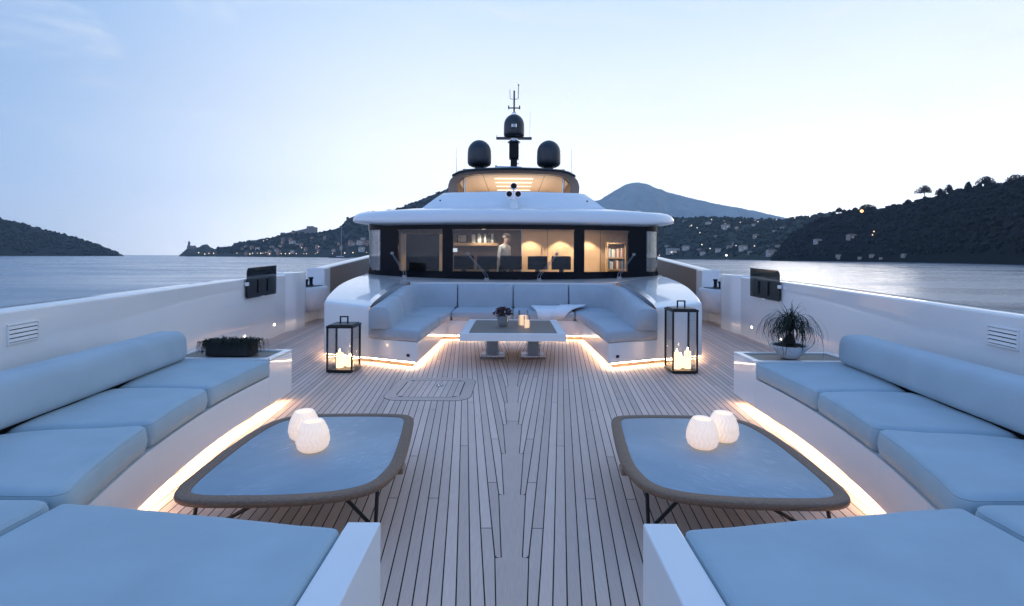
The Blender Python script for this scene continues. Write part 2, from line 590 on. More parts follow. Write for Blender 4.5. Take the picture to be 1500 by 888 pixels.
# ------------------------------------------------------------------ teak deck
TA = .0975; PW = .0665; SEAM = .0068; KW = .056; NB = .034
deck = MB()
deck.v, deck.f = [], []
def deck_poly(pts, z=0.0): deck.add([(x, y, z) for x, y in pts], [tuple(range(len(pts)))])
y_nib0 = 2.594
c0 = KW + NB - TA * y_nib0                     # a seam line X = c0 + TA*Y passes the first nib
def seam_x(k, y): return c0 + k * PW * 1.005 + TA * y
def nib_y(k): return (KW + NB - c0 - k * PW * 1.005) / TA
YEND = 19.5
rnd = random.Random(5)
for k in range(-26, 66):                       # strake k lies between seam k-1 (inboard) and seam k (outboard)
    ye = nib_y(k)                              # its blunt end against the king plank; it runs aft from there
    yi = nib_y(k - 1)
    y0 = -4.0
    while y0 < YEND and seam_x(k, y0) > B(y0) + .12: y0 += .1
    y0 = max(y0, ye)
    if YEND - y0 < .3: continue
    g = SEAM / 2
    joints = [y0]
    y = y0 + rnd.uniform(.8, 4.4)
    while y < YEND - .6:
        joints.append(y); y += rnd.uniform(3.4, 5.2)
    joints.append(YEND)
    def inn(yy):
        if yy >= yi: return seam_x(k - 1, yy) + g
        return KW + NB * (yy - ye) / (yi - ye) + g * .8
    for a, b in zip(joints[:-1], joints[1:]):
        a2, b2 = a + .003, b - .003
        if a == ye:
            a2 = ye + g
            pts = [(KW + g, a2), (KW + NB - .012, a2), (KW + NB - g * .6, a2 + .014), (seam_x(k, b2) - g, b2)]
        else:
            pts = [(inn(a2), a2), (seam_x(k, a2) - g, a2), (seam_x(k, b2) - g, b2)]
        pts.append((inn(b2), b2))
        if a2 < yi < b2: pts.append((inn(yi), yi))
        for s in (1, -1):
            deck_poly([(s * x, yy) for x, yy in (pts if s > 0 else pts[::-1])])
# king plank with its nibbed edge
yk = sorted(y for y in [nib_y(k) for k in range(-40, 20)] if -4 < y < YEND)
cuts = [.9, 4.75, 8.1, 12.3, 16]
def kedge(a, b):
    """edge points of the king plank between a and b"""
    out = []
    for y_lo, y_hi in zip(yk[:-1], yk[1:]):
        for yy, xx in ((y_lo + .003, KW - .003), (y_hi - .003, KW + NB - .003)):
            if a < yy < b: out.append((xx, yy))
    return out
cc = [yk[0]] + cuts + [yk[-1]]
for a, b in zip(cc[:-1], cc[1:]):
    e = [(KW, a + .003)] + kedge(a + .01, b - .01) + [(KW, b - .003)]
    deck_poly(e + [(-x, y) for x, y in e[::-1]])
dk = deck.build('deck', DECKTEAK, recalc=False)
tag(dk, 'weathered teak foredeck laid in narrow caulked planks nibbed into a king plank', 'deck', kind='structure')
cb = MB()
ys = spans(-4, YEND, 40)
for a, b in zip(ys[:-1], ys[1:]):
    cb.add([(-B(a) - .1, a, -.005), (B(a) + .1, a, -.005), (B(b) + .1, b, -.005), (-B(b) - .1, b, -.005)], [(0, 1, 2, 3)])
caulk = cb.build('deck_caulking', CAULK, recalc=False)
tag(caulk, 'black caulking between the teak deck planks', 'deck', kind='structure')

# ------------------------------------------------------------------ bulwarks
def bulwark(s):
    side = 'left' if s < 0 else 'right'
    lab = {'left': 'long white bulwark with louvred vent on the left side of the deck',
           'right': 'long white bulwark with louvred vent on the right side of the deck'}[side]
    t = empty('bulwark', (s * 4.2, 6, 0), lab, 'bulwark')
    prof = [(0, -.01), (0, 1.172), (.005, 1.188), (.014, 1.197), (.028, 1.2), (.205, 1.203), (.238, 1.19), (.25, 1.165), (.30, .3), (.30, SEA - .3), (.2, SEA - .3), (.2, -.01)]
    sweep([(B(y), y) for y in spans(-4.5, 11.2, 60)], prof).mirror(s).build('wall', WHITE, t, 40)
    # thick rounded pillar where the fairlead opening starts
    pl = [(B(y) - .10 * min(1, max(0, (y - 10.2) / .25)), y, 0) for y in spans(10.2, 11.14, 10)]
    pl += [(B(11.2) - .06, 11.19, 0), (B(11.2) + .02, 11.2, 0)]
    sweep(pl, [(0, -.004), (0, 1.19), (.02, 1.225), (.05, 1.235), (.30, 1.235), (.30, -.004)]).mirror(s).build('pillar', WHITE, t, 40)
    # the opening: low wall, rounded basin, black roller, far post and the tan side wall
    MB().box(4.98, 5.24, 11.19, 12.45, -.02, .84).box(4.86, 5.26, 11.18, 11.9, SEA - .3, -.03).mirror(s).build('low_wall', WHITE, t, bevel=.02)
    rings = []
    for z, q in ((.24, .30), (.27, .62), (.34, .80), (.46, .93), (.62, 1.0), (.76, 1.02), (.83, 1.0), (.86, .93)):
        rings.append([(5.0 - .46 * q * math.cos(R(a)), 11.82 + .60 * q * math.sin(R(a)), z) for a in range(-90, 91, 12)])
    MB().loft(rings).mirror(s).build('basin', CERAMIC, t, 50)
    rl = MB().lathe([(.05, 0), (.07, .02), (.04, .05), (.04, .13), (.065, .16), (.05, .18)], (4.93, 11.62, .86), 16)
    rl.lathe([(.05, 0), (.07, .02), (.04, .05), (.04, .17), (.065, .2), (.05, .22)], (4.93, 11.9, .86), 16)
    rl.box(4.72, 5.06, 11.42, 12.1, .855, .875)
    rl.mirror(s).build('fairlead_roller', BLACKM, t, 40)
    wedge = MB().prism([(5.02, 11.2), (5.24, 11.2), (5.24, 11.95), (5.02, 11.75)], .84, lambda x, y: 1.2 - (y - 11.2) * .42)
    wedge.mirror(s).build('sloped_cheek', WHITE, t, bevel=.015)
    post = MB().box(4.80, 5.26, 12.42, 12.82, -.01, 1.285)
    post.mirror(s).build('post', WHITE, t, bevel=.025)
    MB().box(4.765, 4.80, 12.44, 12.50, .33, .37).mirror(s).build('socket', BLACKM, t, bevel=.004)
    side_path = [(4.93 - .0 * (y - 12.8), y, 0, 1 + .21 * (y - 12.8) / 3.7 * 1.0) for y in spans(12.8, 19.5, 12)]
    sweep(side_path, [(0, -.005), (0, 1.27), (.03, 1.29), (.25, 1.29), (.28, 1.2), (.3, -3.8), (.2, -3.8), (.2, -.005)]).mirror(s).build('side_wall', WHITE, t, 40)
    sweep([(p[0] - .035, p[1], 0, p[3]) for p in side_path], [(0, .02), (0, 1.255), (.03, 1.255), (.03, .02)]).mirror(s).build('wood_panel', TANWOOD, t)
    # louvred vent set in the wall
    yc0, yc1 = 3.48, 3.78
    tilt = math.atan2(B(yc1) - B(yc0), yc1 - yc0)
    M = Matrix.Translation((B(3.63), 3.63, 1.02)) @ Matrix.Rotation(-tilt, 4, 'Z')
    fr = MB()
    for a in ((-.014, .004, -.150, .150, -.075, -.062), (-.014, .004, -.150, .150, .062, .075), (-.014, .004, -.150, -.138, -.062, .062), (-.014, .004, .138, .150, -.062, .062)):
        fr.box(*a, M=M)
    v = fr.mirror(s).build('vent_frame', WHITE_SATIN, t, bevel=.003)
    MB().box(-.003, .006, -.138, .138, -.062, .062, M=M).mirror(s).build('vent_backing', BLACKP, v)
    sl = MB()
    for k in range(4):
        z = -.045 + k * .031
        sl.add([M @ Vector(p) for p in ((-.012, -.138, z - .010), (-.012, .138, z - .010), (-.004, .138, z + .011), (-.004, -.138, z + .011), (-.009, -.138, z - .013), (-.009, .138, z - .013), (-.001, .138, z + .008), (-.001, -.138, z + .008))],
               [(0, 1, 2, 3), (7, 6, 5, 4), (0, 4, 5, 1), (3, 2, 6, 7)])
    sl.mirror(s).build('vent_slats', WHITE_SATIN, v)
    for y, z in ((8.3, .22), (9.62, .235)):
        m = MB()
        m.tube([(B(y) + .01, y, z), (B(y) - .012, y, z)], .028, 14)
        c = m.mirror(s).build('courtesy_light', CHROME, t, 40)
        m = MB(); m.tube([(B(y) - .012, y, z), (B(y) - .016, y, z)], .02, 14)
        m.mirror(s).build('lens', COURTESY, c)
    # grab bar near the foot of the pillar
    return t


bulwark(-1); bulwark(1)

# smoked panels hinged up on the bulwarks
def hinged_panel(s):
    lab = 'smoked black hinged panel standing up on the %s bulwark by the fairlead' % ('left' if s < 0 else 'right')
    t = empty('hinged_panel', (s * 4.55, 8.9, .85), lab, 'panel')
    y0, y1 = 8.30, 9.52
    def bx(x, y, z): return (x, y, z)
    XA, XB = B(y0) - .035, B(y1) - .075
    out = round_poly([(y0, .86), (y1, .86), (y1, 1.40), (y0, 1.37)], [.02, .02, .02, .07], 4, 5)
    m = MB()
    xx = lambda y, z: lerp(XA, XB, (y - y0) / (y1 - y0)) - .0 * (z - .86)
    ring0 = [(xx(y, z), y, z) for y, z in out]; ring1 = [(xx(y, z) - .012, y, z) for y, z in out]
    m.loft([ring0, ring1]).mirror(s).build('cover', SMOKED, t)
    m = MB()
    m.loft([[(xx(y, z) + .018, y, z) for y, z in ((y0 + .02, .88), (y1 - .02, .88), (y1 - .02, 1.175), (y0 + .02, 1.175))],
            [(xx(y, z) + .006, y, z) for y, z in ((y0 + .02, .88), (y1 - .02, .88), (y1 - .02, 1.175), (y0 + .02, 1.175))]])
    m.mirror(s).build('recess_shade', BLACKP, t)  # black sheet standing in for the shade of an open recess
    for y in (8.72, 9.12):
        MB().box(xx(y, 1) - .03, xx(y, 1) - .013, y - .012, y + .012, .93, 1.17).mirror(s).build('hinge_bar', BLACKM, t, bevel=.003)
    m = MB().box(xx(y0, 1) - .03, xx(y0, 1) + .01, y0 - .045, y0 + .03, 1.08, 1.14)
    m.mirror(s).build('latch', WHITE_SATIN, t, bevel=.006)
    m = MB().box(xx(8.9, 1) - .03, xx(8.9, 1) + .03, 8.84, 8.96, .842, .866)
    m.mirror(s).build('catch', WHITE_SATIN, t, bevel=.005)
    edge = MB(); o = [(xx(y, z) - .006, y, z + .004) for y, z in ((y1, 1.40), (y0 + .06, 1.373))]
    edge.tube(o, .009, 6); edge.mirror(s).build('top_edge', BLACKM, t)


hinged_panel(-1); hinged_panel(1)

# ------------------------------------------------------------------ curved side sofas
def side_sofa(s):
    side = 'left' if s < 0 else 'right'
    t = empty('lounge_sofa', (s * 2.4, 3, 0), 'curved white sofa with pale blue cushions and long bolster along the %s bulwark' % side, 'sofa')
    ysf = spans(2.12, 5.44, 26)
    outer = [(.60, .5), (.60, 1.95), (.66, 1.953), (1.94, 2.13)] + [(F(y), y) for y in ysf[1:]]
    back = [(3.52, 5.44), (3.50, 4.8), (3.2, 3.0), (2.72, 1.2), (2.5, .5)]
    poly = outer + back
    MB().prism([(x, y) for x, y in outer if not (y > 4.93)] + [(F(4.93), 4.93), (3.5, 4.93)] + back[1:], .085, .375).mirror(s).build('plinth', WHITE, t, bevel=.012)
    # end table
    e = [(F(4.93), 4.932), (F(5.44), 5.44), (3.52, 5.44), (3.5, 4.932)]
    et = MB().prism(e, .085, .535).mirror(s).build('end_table', WHITE, t, bevel=.01)
    inn = [(F(4.93) + .06, 4.99), (F(5.4) + .07, 5.38), (3.46, 5.38), (3.44, 4.99)]
    rim = MB()
    for a, b, c, d in ((e[0], e[1], inn[1], inn[0]), (e[1], e[2], inn[2], inn[1]), (e[2], e[3], inn[3], inn[2]), (e[3], e[0], inn[0], inn[3])):
        rim.prism([a, b, c, d], .537, .556)
    rim.mirror(s).build('rim', WHITE, et, bevel=.003)
    MB().prism(inn, .536, .541).mirror(s).build('teak_inset', GREYTEAK, et)
    # end panel of the near leg, recessed base, light strip
    MB().box(.53, .665, .5, 1.975, -.0, .525).mirror(s).build('end_panel', WHITE_SATIN, t, bevel=.006)
    base = [(.62, .5), (.62, 1.86), (1.93, 2.02)] + [(F(y) + .13, y) for y in ysf[1:-1]] + [(F(5.3) + .13, 5.33), (3.4, 5.33), (3.38, 4.8), (3.1, 3.0), (2.6, 1.2), (2.4, .5)]
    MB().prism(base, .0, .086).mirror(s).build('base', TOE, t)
    ls = MB()
    yl = spans(2.16, 5.36, 30)
    path = [(F(y) + .055, y) for y in yl]
    sweep(path, [(0, .0755), (0, .0835), (.018, .0835), (.018, .0755)]).mirror(s).build('light_strip', LED, t)
    # seat cushions
    def seat(y0, y1, xb0, xb1, yb0, yb1):
        pts = [(F(y) - .006, y) for y in spans(y0, y1, 5)]
        return pts + [(xb1, yb1), (xb0, yb0)]
    for p, z in ((seat(3.875, 4.925, 3.16, 3.42, 3.86, 4.93), .548), (seat(3.06, 3.855, 3.02, 3.15, 2.86, 3.84), .553), (seat(2.15, 3.035, 2.78, 3.01, 2.10, 2.84), .556)):
        welted(cushion(p, .378, z, .05, .010, .055, .008), s, FAB, t)
    welted(cushion([(.672, .5), (.672, 1.925), (1.945, 2.115), (1.95, .5)], .378, .538, .036, .010, .04, .006), s, FAB, t)
    welted(cushion([(1.965, .6), (1.965, 2.125), (2.66, 2.08), (2.75, 1.8), (2.45, .6)], .378, .552, .05, .010, .08), s, FAB, t)
    # backrest: dark rail and long bolster
    def L(y): return 2.905 + .138 * (y - 2.77)
    sweep([(L(y) + .03, y) for y in spans(.6, 4.86, 8)], [(.14, .376), (.14, .60), (.3, .60), (.3, .376)]).mirror(s).build('back_rail', RAIL, t)
    prof = []
    for k in range(32):
        a = 2 * math.pi * k / 32
        c, q = math.cos(a), math.sin(a)
        px = .148 * math.copysign(abs(c)**.52, c); pz = .150 * math.copysign(abs(q)**.56, q)
        prof.append((.15 + px + .10 * (pz + .14), .712 + pz))
    ys_b = [.4, 1.2, 2, 2.8, 3.6, 4.3, 4.66, 4.74, 4.80, 4.84, 4.862]
    sc = [1, 1, 1, 1, 1, 1, 1, .985, .94, .82, .60]
    cxp = sum(p[0] for p in prof) / 32; czp = sum(p[1] for p in prof) / 32
    rings = []
    for y, q in zip(ys_b, sc):
        rings.append([(L(y) + cxp + (d - cxp) * q, y, .012 * (4.8 - y) / 2.5 + czp + (z - czp) * q - (1 - q) * .02 + .004 * mnoise.noise(Vector((y * 2, d * 5, z * 4)))) for d, z in prof])
    MB().loft(rings).mirror(s).build('bolster', FAB_BOL, t, 180)


side_sofa(-1); side_sofa(1)

# ------------------------------------------------------------------ coffee tables and their lamps
TOP = catmull([(1.775, 2.57), (1.715, 2.49), (1.60, 2.455), (1.42, 2.452), (1.19, 2.462), (.95, 2.50), (.79, 2.57), (.705, 2.67), (.668, 2.82), (.66, 2.97),
               (.685, 3.25), (.728, 3.58), (.757, 3.73), (.81, 3.81), (.90, 3.84), (1.1, 3.853), (1.4, 3.845), (1.6, 3.82), (1.755, 3.73), (1.825, 3.57), (1.843, 3.3), (1.83, 3.0), (1.805, 2.72)], 4)
def coffee_table(s):
    side = 'left' if s < 0 else 'right'
    t = empty('coffee_table', (s * 1.25, 3.1, 0), 'low coffee table with marble top and teak rim before the %s sofa' % side, 'coffee table', 'low marble coffee tables')
    o = TOP
    zt = .36
    prof = [(.055, -.043), (.024, -.042), (.010, -.036), (.002, -.027), (0, -.015), (.0015, -.006), (.005, -.0015), (.010, 0), (.070, 0), (.074, -.003), (.074, -.02)]
    rings = [[(x, y, zt + dz) for x, y in offset(o, d)] for d, dz in prof]
    MB().loft(rings, True, False, False).mirror(s).build('rim', TABLETEAK, t, 50)
    q = offset(o, .0745); q2 = offset(o, .080)
    MB().loft([[(x, y, zt - .022) for x, y in q], [(x, y, zt - .005) for x, y in q], [(x, y, zt - .002) for x, y in q2]]).mirror(s).build('tabletop', MARBLE[s], t, 30)
    MB().prism(offset(o, .056), zt - .0425, zt - .023).mirror(s).build('underside', BLACKM, t)
    V = [((.80, 2.86), (.745, 2.70), (.94, 2.66)), ((1.80, 2.74), (1.30, 2.60), (1.66, 2.58)), ((.85, 3.62), (.80, 3.5), (1.05, 3.7)), ((1.70, 3.62), (1.45, 3.74), (1.74, 3.4))]
    for f, a, b in V:
        m = MB()
        m.tube([(a[0], a[1], .314), (f[0], f[1], .008)], .011, 8)
        m.tube([(b[0], b[1], .314), (f[0] + .01, f[1], .008)], .011, 8)
        m.lathe([(.018, 0), (.018, .008)], (f[0], f[1], 0), 10)
        m.mirror(s).build('leg', BLACKM, t, 50)
    MB().box(.662, .72, 2.96, 3.04, .272, .3155).mirror(s).build('leg_block', TANWOOD, t, bevel=.008)


coffee_table(-1); coffee_table(1)


def lamp(x, y, z, r, h, label):
    prof = [(.55, 0), (.74, .03), (.90, .12), (1.0, .30), (1.0, .42), (.95, .58), (.84, .76), (.72, .90), (.66, .97), (.62, 1.0), (.57, .985), (.52, .95), (.56, .80)]
    fine = []
    for (a, b), (c, d) in zip(prof[:-1], prof[1:]):
        for k in range(3): fine.append((lerp(a, c, k / 3), lerp(b, d, k / 3)))
    fine.append(prof[-1])
    def mod(a, zz):
        u = zz / h
        return 1 + .06 * math.cos(20 * a + 2.2 * math.sin(u * 14)) * min(1, u * 8) * (1 if u < .93 else .3)
    m = MB()
    m.lathe([(a * r, b * h) for a, b in fine], (x, y, z), 108, mod)
    o = m.build('table_lamp', LAMP, None, 180)
    me = o.data
    for v in me.vertices: v.co -= Vector((x, y, z))
    o.location = (x, y, z)
    tag(o, label, 'lamp', 'glowing ribbed table lamps')


lamp(-1.275, 3.12, .3585, .097, .188, 'glowing ribbed lamp on the left coffee table, front one of its pair')
lamp(-1.415, 3.315, .3585, .095, .188, 'glowing ribbed lamp on the left coffee table, back one partly hidden')
lamp(1.245, 3.20, .3585, .097, .190, 'glowing ribbed lamp on the right coffee table, front one of its pair')
lamp(1.435, 3.325, .3585, .095, .188, 'glowing ribbed lamp on the right coffee table, back one partly hidden')

# ------------------------------------------------------------------ lanterns
def lantern(x0, x1, y0, y1, h, label):
    cx, cy = (x0 + x1) / 2, (y0 + y1) / 2
    t = empty('floor_lantern', (cx, cy, 0), label, 'lantern', 'black framed floor lanterns')
    b = .024
    m = MB()
    m.box(x0, x1, y0, y1, .012, .045)
    m.box(x0 + .02, x1 - .02, y0 + .02, y1 - .02, 0, .0115)
    m.build('base', BLACKM, t, bevel=.004)
    m = MB()
    for x in (x0, x1 - b):
        for y in (y0, y1 - b):
            MB().box(x, x + b, y, y + b, .0455, h - .0455).build('post', BLACKM, t, bevel=.003)
    m = MB()
    m.box(x0 - .004, x1 + .004, y0 - .004, y1 + .004, h - .045, h - .012)
    m.box(x0 + .02, x1 - .02, y0 + .02, y1 - .02, h - .0118, h)
    m.build('lid', BLACKM, t, bevel=.004)
    m = MB()
    m.box(cx - .06, cx - .043, cy - .012, cy + .012, h + .0005, h + .085)
    m.box(cx + .043, cx + .06, cy - .012, cy + .012, h + .0005, h + .085)
    m.box(cx - .06, cx + .06, cy - .012, cy + .012, h + .0855, h + .103)
    m.build('handle', BLACKM, t, bevel=.003)
    z0, z1 = .047, h - .047
    for a in ((x0 + b, x1 - b, y0 + .010, y0 + .014), (x0 + b, x1 - b, y1 - .014, y1 - .010), (x0 + .010, x0 + .014, y0 + b, y1 - b), (x1 - .014, x1 - .010, y0 + b, y1 - b)):
        m = MB(); m.box(*a, z0, z1); m.build('glass_pane', GLASS, t)
    return t


def candle(x, y, z, r, h, label, group='pillar candles in the lanterns', holder=False):
    t = empty('candle', (x, y, z), label, 'candle', group)
    m = MB(); m.lathe([(r * .96, 0), (r, .01), (r, h - .012), (r * .94, h), (r * .6, h - .008), (.001, h - .012)], (x, y, z), 24)
    m.build('wax', CANDLE, t, 40)
    m = MB(); m.lathe([(.001, 0), (.007, .008), (.009, .018), (.006, .032), (.001, .05)], (x, y, z + h + .004), 12)
    m.build('flame', FLAME, t, 180)
    m = MB(); m.tube([(x, y, z + h - .012), (x, y, z + h + .012)], .0025, 6); m.build('wick', BLACKM, t)
    return t


lantern(-2.545, -2.185, 6.65, 7.02, .655, 'short black framed glass lantern with candles at the left end of the central sofa')
lantern(2.19, 2.545, 6.70, 7.06, .895, 'tall black framed glass lantern with candles at the right end of the central sofa')
candle(-2.41, 6.80, .046, .05, .20, 'tall thick candle in the short left lantern')
candle(-2.29, 6.87, .046, .05, .13, 'low candle in the short left lantern')
candle(-2.38, 6.92, .046, .04, .10, 'thin candle at the back of the short left lantern')
candle(2.30, 6.84, .046, .055, .22, 'wide candle in the tall right lantern')
candle(2.39, 6.94, .046, .05, .15, 'low candle at the back of the tall right lantern')
candle(2.455, 6.86, .046, .045, .24, 'slim candle in the tall right lantern')

# ------------------------------------------------------------------ central U shaped lounge
def u_lounge():
    t = empty('lounge_sofa', (0, 9, 0), 'U shaped lounge sofa with blue grey cushions set into the white deckhouse front', 'sofa')
    U = [(1.36, 6.93), (2.15, 7.265), (2.25, 10.35), (-2.25, 10.35), (-2.15, 7.265), (-1.36, 6.93), (-1.28, 9.35), (1.28, 9.35)]
    MB().prism(U[::-1], .085, .375).build('plinth', WHITE, t, bevel=.012)
    Ub = [(1.45, 7.08), (2.1, 7.38), (2.2, 10.3), (-2.2, 10.3), (-2.1, 7.38), (-1.45, 7.08), (-1.37, 9.46), (1.37, 9.46)]
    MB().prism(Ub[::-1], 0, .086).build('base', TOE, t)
    for s in (1, -1):
        path = [(2.90, 7.605), (2.15, 7.30), (1.40, 6.985)]
        sweep(path, [(0, .0755), (0, .0835), (.018, .0835), (.018, .0755)], side=-1).mirror(s).build('light_strip', LED, t)
        sweep([(1.405, 6.99), (1.325, 9.38)], [(0, .0755), (0, .0835), (.018, .0835), (.018, .0755)]).mirror(s).build('light_strip', LED, t)
        MB().box(1.44, 1.50, 6.947, 6.949, .12, .155, ).mirror(s)
    sweep([(-1.3, 9.395), (1.3, 9.395)], [(0, .0755), (0, .0835), (.018, .0835), (.018, .0755)]).build('light_strip', LED, t)
    for s in (1, -1):
        MB().prism([(1.475, 6.975), (1.525, 6.996), (1.523, 6.990), (1.478, 6.970)], .16, .20).mirror(s).build('socket', BLACKM, t)
        cushion([(1.325, 6.905), (2.145, 7.235), (2.16, 8.49), (1.29, 8.49)], .377, .545, .042, .008, .045).mirror(s).build('seat_cushion', FAB_U, t, 180)
        cushion([(1.285, 8.505), (2.16, 8.505), (2.2, 10.3), (1.2, 10.3), (1.195, 9.4)], .377, .545, .042, .008, .045).mirror(s).build('seat_cushion', FAB_U, t, 180)
        cushion([(.005, 9.33), (1.185, 9.33), (1.185, 10.3), (.005, 10.3)], .377, .545, .042, .008, .045).mirror(s).build('seat_cushion', FAB_U, t, 180)
        # backrests: profile leans back
        def back(path, name='back_cushion', ends=True):
            prof = [(.05, .0), (.0, .03), (.012, .30), (.035, .62), (.075, .88), (.12, .975), (.18, 1.0), (.27, .99), (.33, .93), (.35, .8), (.35, 0)]
            rings = []
            pts = []
            for (a, b) in zip(path[:-1], path[1:]):
                n = max(1, int(math.hypot(b[0] - a[0], b[1] - a[1]) / .12))
                for k in range(n): pts.append(tuple(lerp(a[i], b[i], k / n) for i in range(3)))
            pts.append(path[-1])
            L = [0]
            for a, b in zip(pts[:-1], pts[1:]): L.append(L[-1] + math.hypot(b[0] - a[0], b[1] - a[1]))
            ext = [(0, .90), (.012, .97), (.035, 1), ]
            samples = [(q, sc) for q, sc in ext] + [(x, 1) for x in L if .06 < x < L[-1] - .06] + [(L[-1] - q, sc) for q, sc in ext[::-1]]
            for q, sc in samples:
                for i in range(len(L) - 1):
                    if q <= L[i + 1] + 1e-9: break
                f = (q - L[i]) / (L[i + 1] - L[i])
                p = [lerp(pts[i][k], pts[i + 1][k], f) for k in range(3)]
                i0, i1 = max(0, i - 1), min(len(pts) - 1, i + 2)
                tx, ty = pts[i1][0] - pts[i0][0], pts[i1][1] - pts[i0][1]
                ll = math.hypot(tx, ty); nx, ny = ty / ll, -tx / ll
                hgt = p[2] - .535
                ring = []
                for d, z in prof:
                    d2 = .17 + (d - .17) * sc; z2 = .5 + (z - .5) * (sc * .5 + .5)
                    ring.append((p[0] + nx * d2, p[1] + ny * d2, .535 + z2 * hgt + .003 * mnoise.noise(Vector((p[0] * 3, p[1] * 3, z)))))
                rings.append(ring)
            MB().loft(rings).mirror(s).build(name, FAB_U, t, 60)
        back([(1.755, 7.11, .855), (1.80, 7.7, .88), (1.845, 8.36, .93)])
        back([(1.85, 8.39, .93), (1.93, 9.5, 1.0), (1.93, 9.85, 1.01), (1.84, 10.06, 1.015), (1.60, 10.13, 1.02), (1.17, 10.145, 1.02)])
        back([(1.15, 10.147, 1.02), (.01, 10.16, 1.02)])


u_lounge()

def throw_blanket():
    rows = [(10.10, .575, .36, 1.46), (9.85, .583, .37, 1.36), (9.6, .583, .39, 1.22), (9.45, .58, .41, 1.12), (9.36, .568, .43, 1.05), (9.312, .53, .45, 1.0), (9.30, .47, .465, .96), (9.295, .40, .48, .93)]
    nx = 18
    rings = []
    for y, z, a, b in rows:
        rings.append([(lerp(a, b, i / nx), y + .008 * math.sin(i * 1.3), z + .010 * mnoise.noise(Vector((i * .35, y * 3, 1))) + .012) for i in range(nx + 1)])
    o = MB().loft(rings, False, False, False).build('throw_blanket', THROW, None, 180, recalc=False, solid=.022)
    tag(o, 'folded pale throw draped over the back seat of the central sofa', 'blanket')
    rows2 = [(10.0, .612, .98, 1.52), (9.7, .618, .90, 1.40), (9.5, .612, .84, 1.28), (9.34, .590, .79, 1.14), (9.285, .52, .75, 1.04), (9.272, .43, .72, .97)]
    rings = [[(lerp(a, b, i / 8), y, z + .012 + .008 * mnoise.noise(Vector((i * .6, y * 3, 7)))) for i in range(9)] for y, z, a, b in rows2]
    MB().loft(rings, False, False, False).build('folded_edge', THROW, o, 180, recalc=False, solid=.02)


throw_blanket()

# ------------------------------------------------------------------ dining table
def dining_table():
    t = empty('cocktail_table', (0, 7.75, 0), 'white tray topped table with teak inset and clear pedestals before the U shaped sofa', 'table')
    x, y0, y1 = .762, 6.97, 8.57
    m = MB()
    m.box(-x, x, y0, y0 + .06, .39, .50).box(-x, x, y1 - .06, y1, .39, .50).box(-x, -x + .12, y0 + .06, y1 - .06, .39, .50).box(x - .12, x, y0 + .06, y1 - .06, .39, .50)
    m.build('tray_rim', WHITE_SATIN, t, bevel=.006)
    MB().box(-x + .121, x - .121, y0 + .061, y1 - .061, .40, .492).build('teak_inset', GREYTEAK, t)
    for s in (1, -1):
        MB().box(.215, .43, 7.66, 7.90, .052, .389).mirror(s).build('pedestal', ACRYLIC, t, bevel=.006)
        MB().box(.13, .51, 7.58, 7.98, .004, .05).mirror(s).build('foot_plate', ACRYLIC, t, bevel=.008)
        MB().box(.235, .41, 7.685, 7.875, .055, .388).mirror(s).build('core', plain('frosted_core', (.45, .5, .56), .35, var=.1), t, bevel=.004)


dining_table()


def flower_pot():
    c = (-.158, 7.74, .493)
    t = empty('flower_pot', c, 'small silver pot of dark red flowers on the central table', 'flower pot')
    m = MB(); m.lathe([(.062, 0), (.07, .008), (.085, .09), (.098, .165), (.104, .175), (.098, .178), (.09, .165)], c, 24, lambda a, z: 1 + .02 * math.cos(8 * a))
    m.build('pot', CHROME, t, 60)
    rr = random.Random(3)
    m = MB()
    for _ in range(420):
        a = rr.uniform(0, 2 * math.pi); e = rr.uniform(-.25, 1.4); q = rr.uniform(.55, 1.0)
        p = Vector((c[0] + .165 * q * math.cos(e) * math.cos(a), c[1] + .165 * q * math.cos(e) * math.sin(a), c[2] + .20 + .115 * q * math.sin(e)))
        d = Vector((rr.gauss(0, 1), rr.gauss(0, 1), rr.gauss(0, 1))).normalized(); u = d.orthogonal().normalized(); v = d.cross(u)
        w = rr.uniform(.009, .018)
        m.add([p + u * w, p + v * w, p - u * w, p - v * w], [(0, 1, 2, 3)])
    m.build('flowers', FLOWER, t, recalc=False)
    m = MB()
    for _ in range(24):
        a = rr.uniform(0, 6.28); q = rr.uniform(.2, .9)
        m.tube([(c[0], c[1], c[2] + .12), (c[0] + .13 * q * math.cos(a), c[1] + .13 * q * math.sin(a), c[2] + .22)], .003, 5)
    m.build('stems', LEAFDARK, t)


flower_pot()


def hurricane(x, y, r, h, label):
    t = empty('candle_glass', (x, y, .493), label, 'candle glass')
    m = MB(); m.lathe([(r * .97, .0), (r, .006), (r, h), (r * .96, h), (r * .96, .012), (.001, .012)], (x, y, .493), 28); m.build('glass', GLASS, t, 40)
    m = MB(); m.lathe([(r * .9, .013), (r * .9, h * .62), (r * .84, h * .66), (.001, h * .64)], (x, y, .493), 24); m.build('wax', CANDLE_SOFT, t, 40)


CANDLE_SOFT = plain('soft_wax', (.75, .62, .48), .6, emit=(1, .66, .38), strength=.9, var=0)
hurricane(.165, 7.86, .085, .245, 'wide lit candle glass on the central table, the taller of two')
hurricane(.215, 7.56, .052, .195, 'slim lit candle glass on the central table, the shorter of two')

# ------------------------------------------------------------------ planter and palm
def strip(m, pts, w0, up=Vector((0, 0, 1))):
    n = len(pts)
    vs = []
    for i, p in enumerate(pts):
        d = (pts[min(i + 1, n - 1)] - pts[max(i - 1, 0)]).normalized()
        sdw = d.cross(up)
        if sdw.length < .05: sdw = d.cross(Vector((1, 0, 0)))
        sdw.normalize()
        w_ = w0 * (1 - .85 * (i / (n - 1))**2)
        vs += [p + sdw * w_, p - sdw * w_]
    m.add(vs, [(2 * i, 2 * i + 1, 2 * i + 3, 2 * i + 2) for i in range(n - 1)])


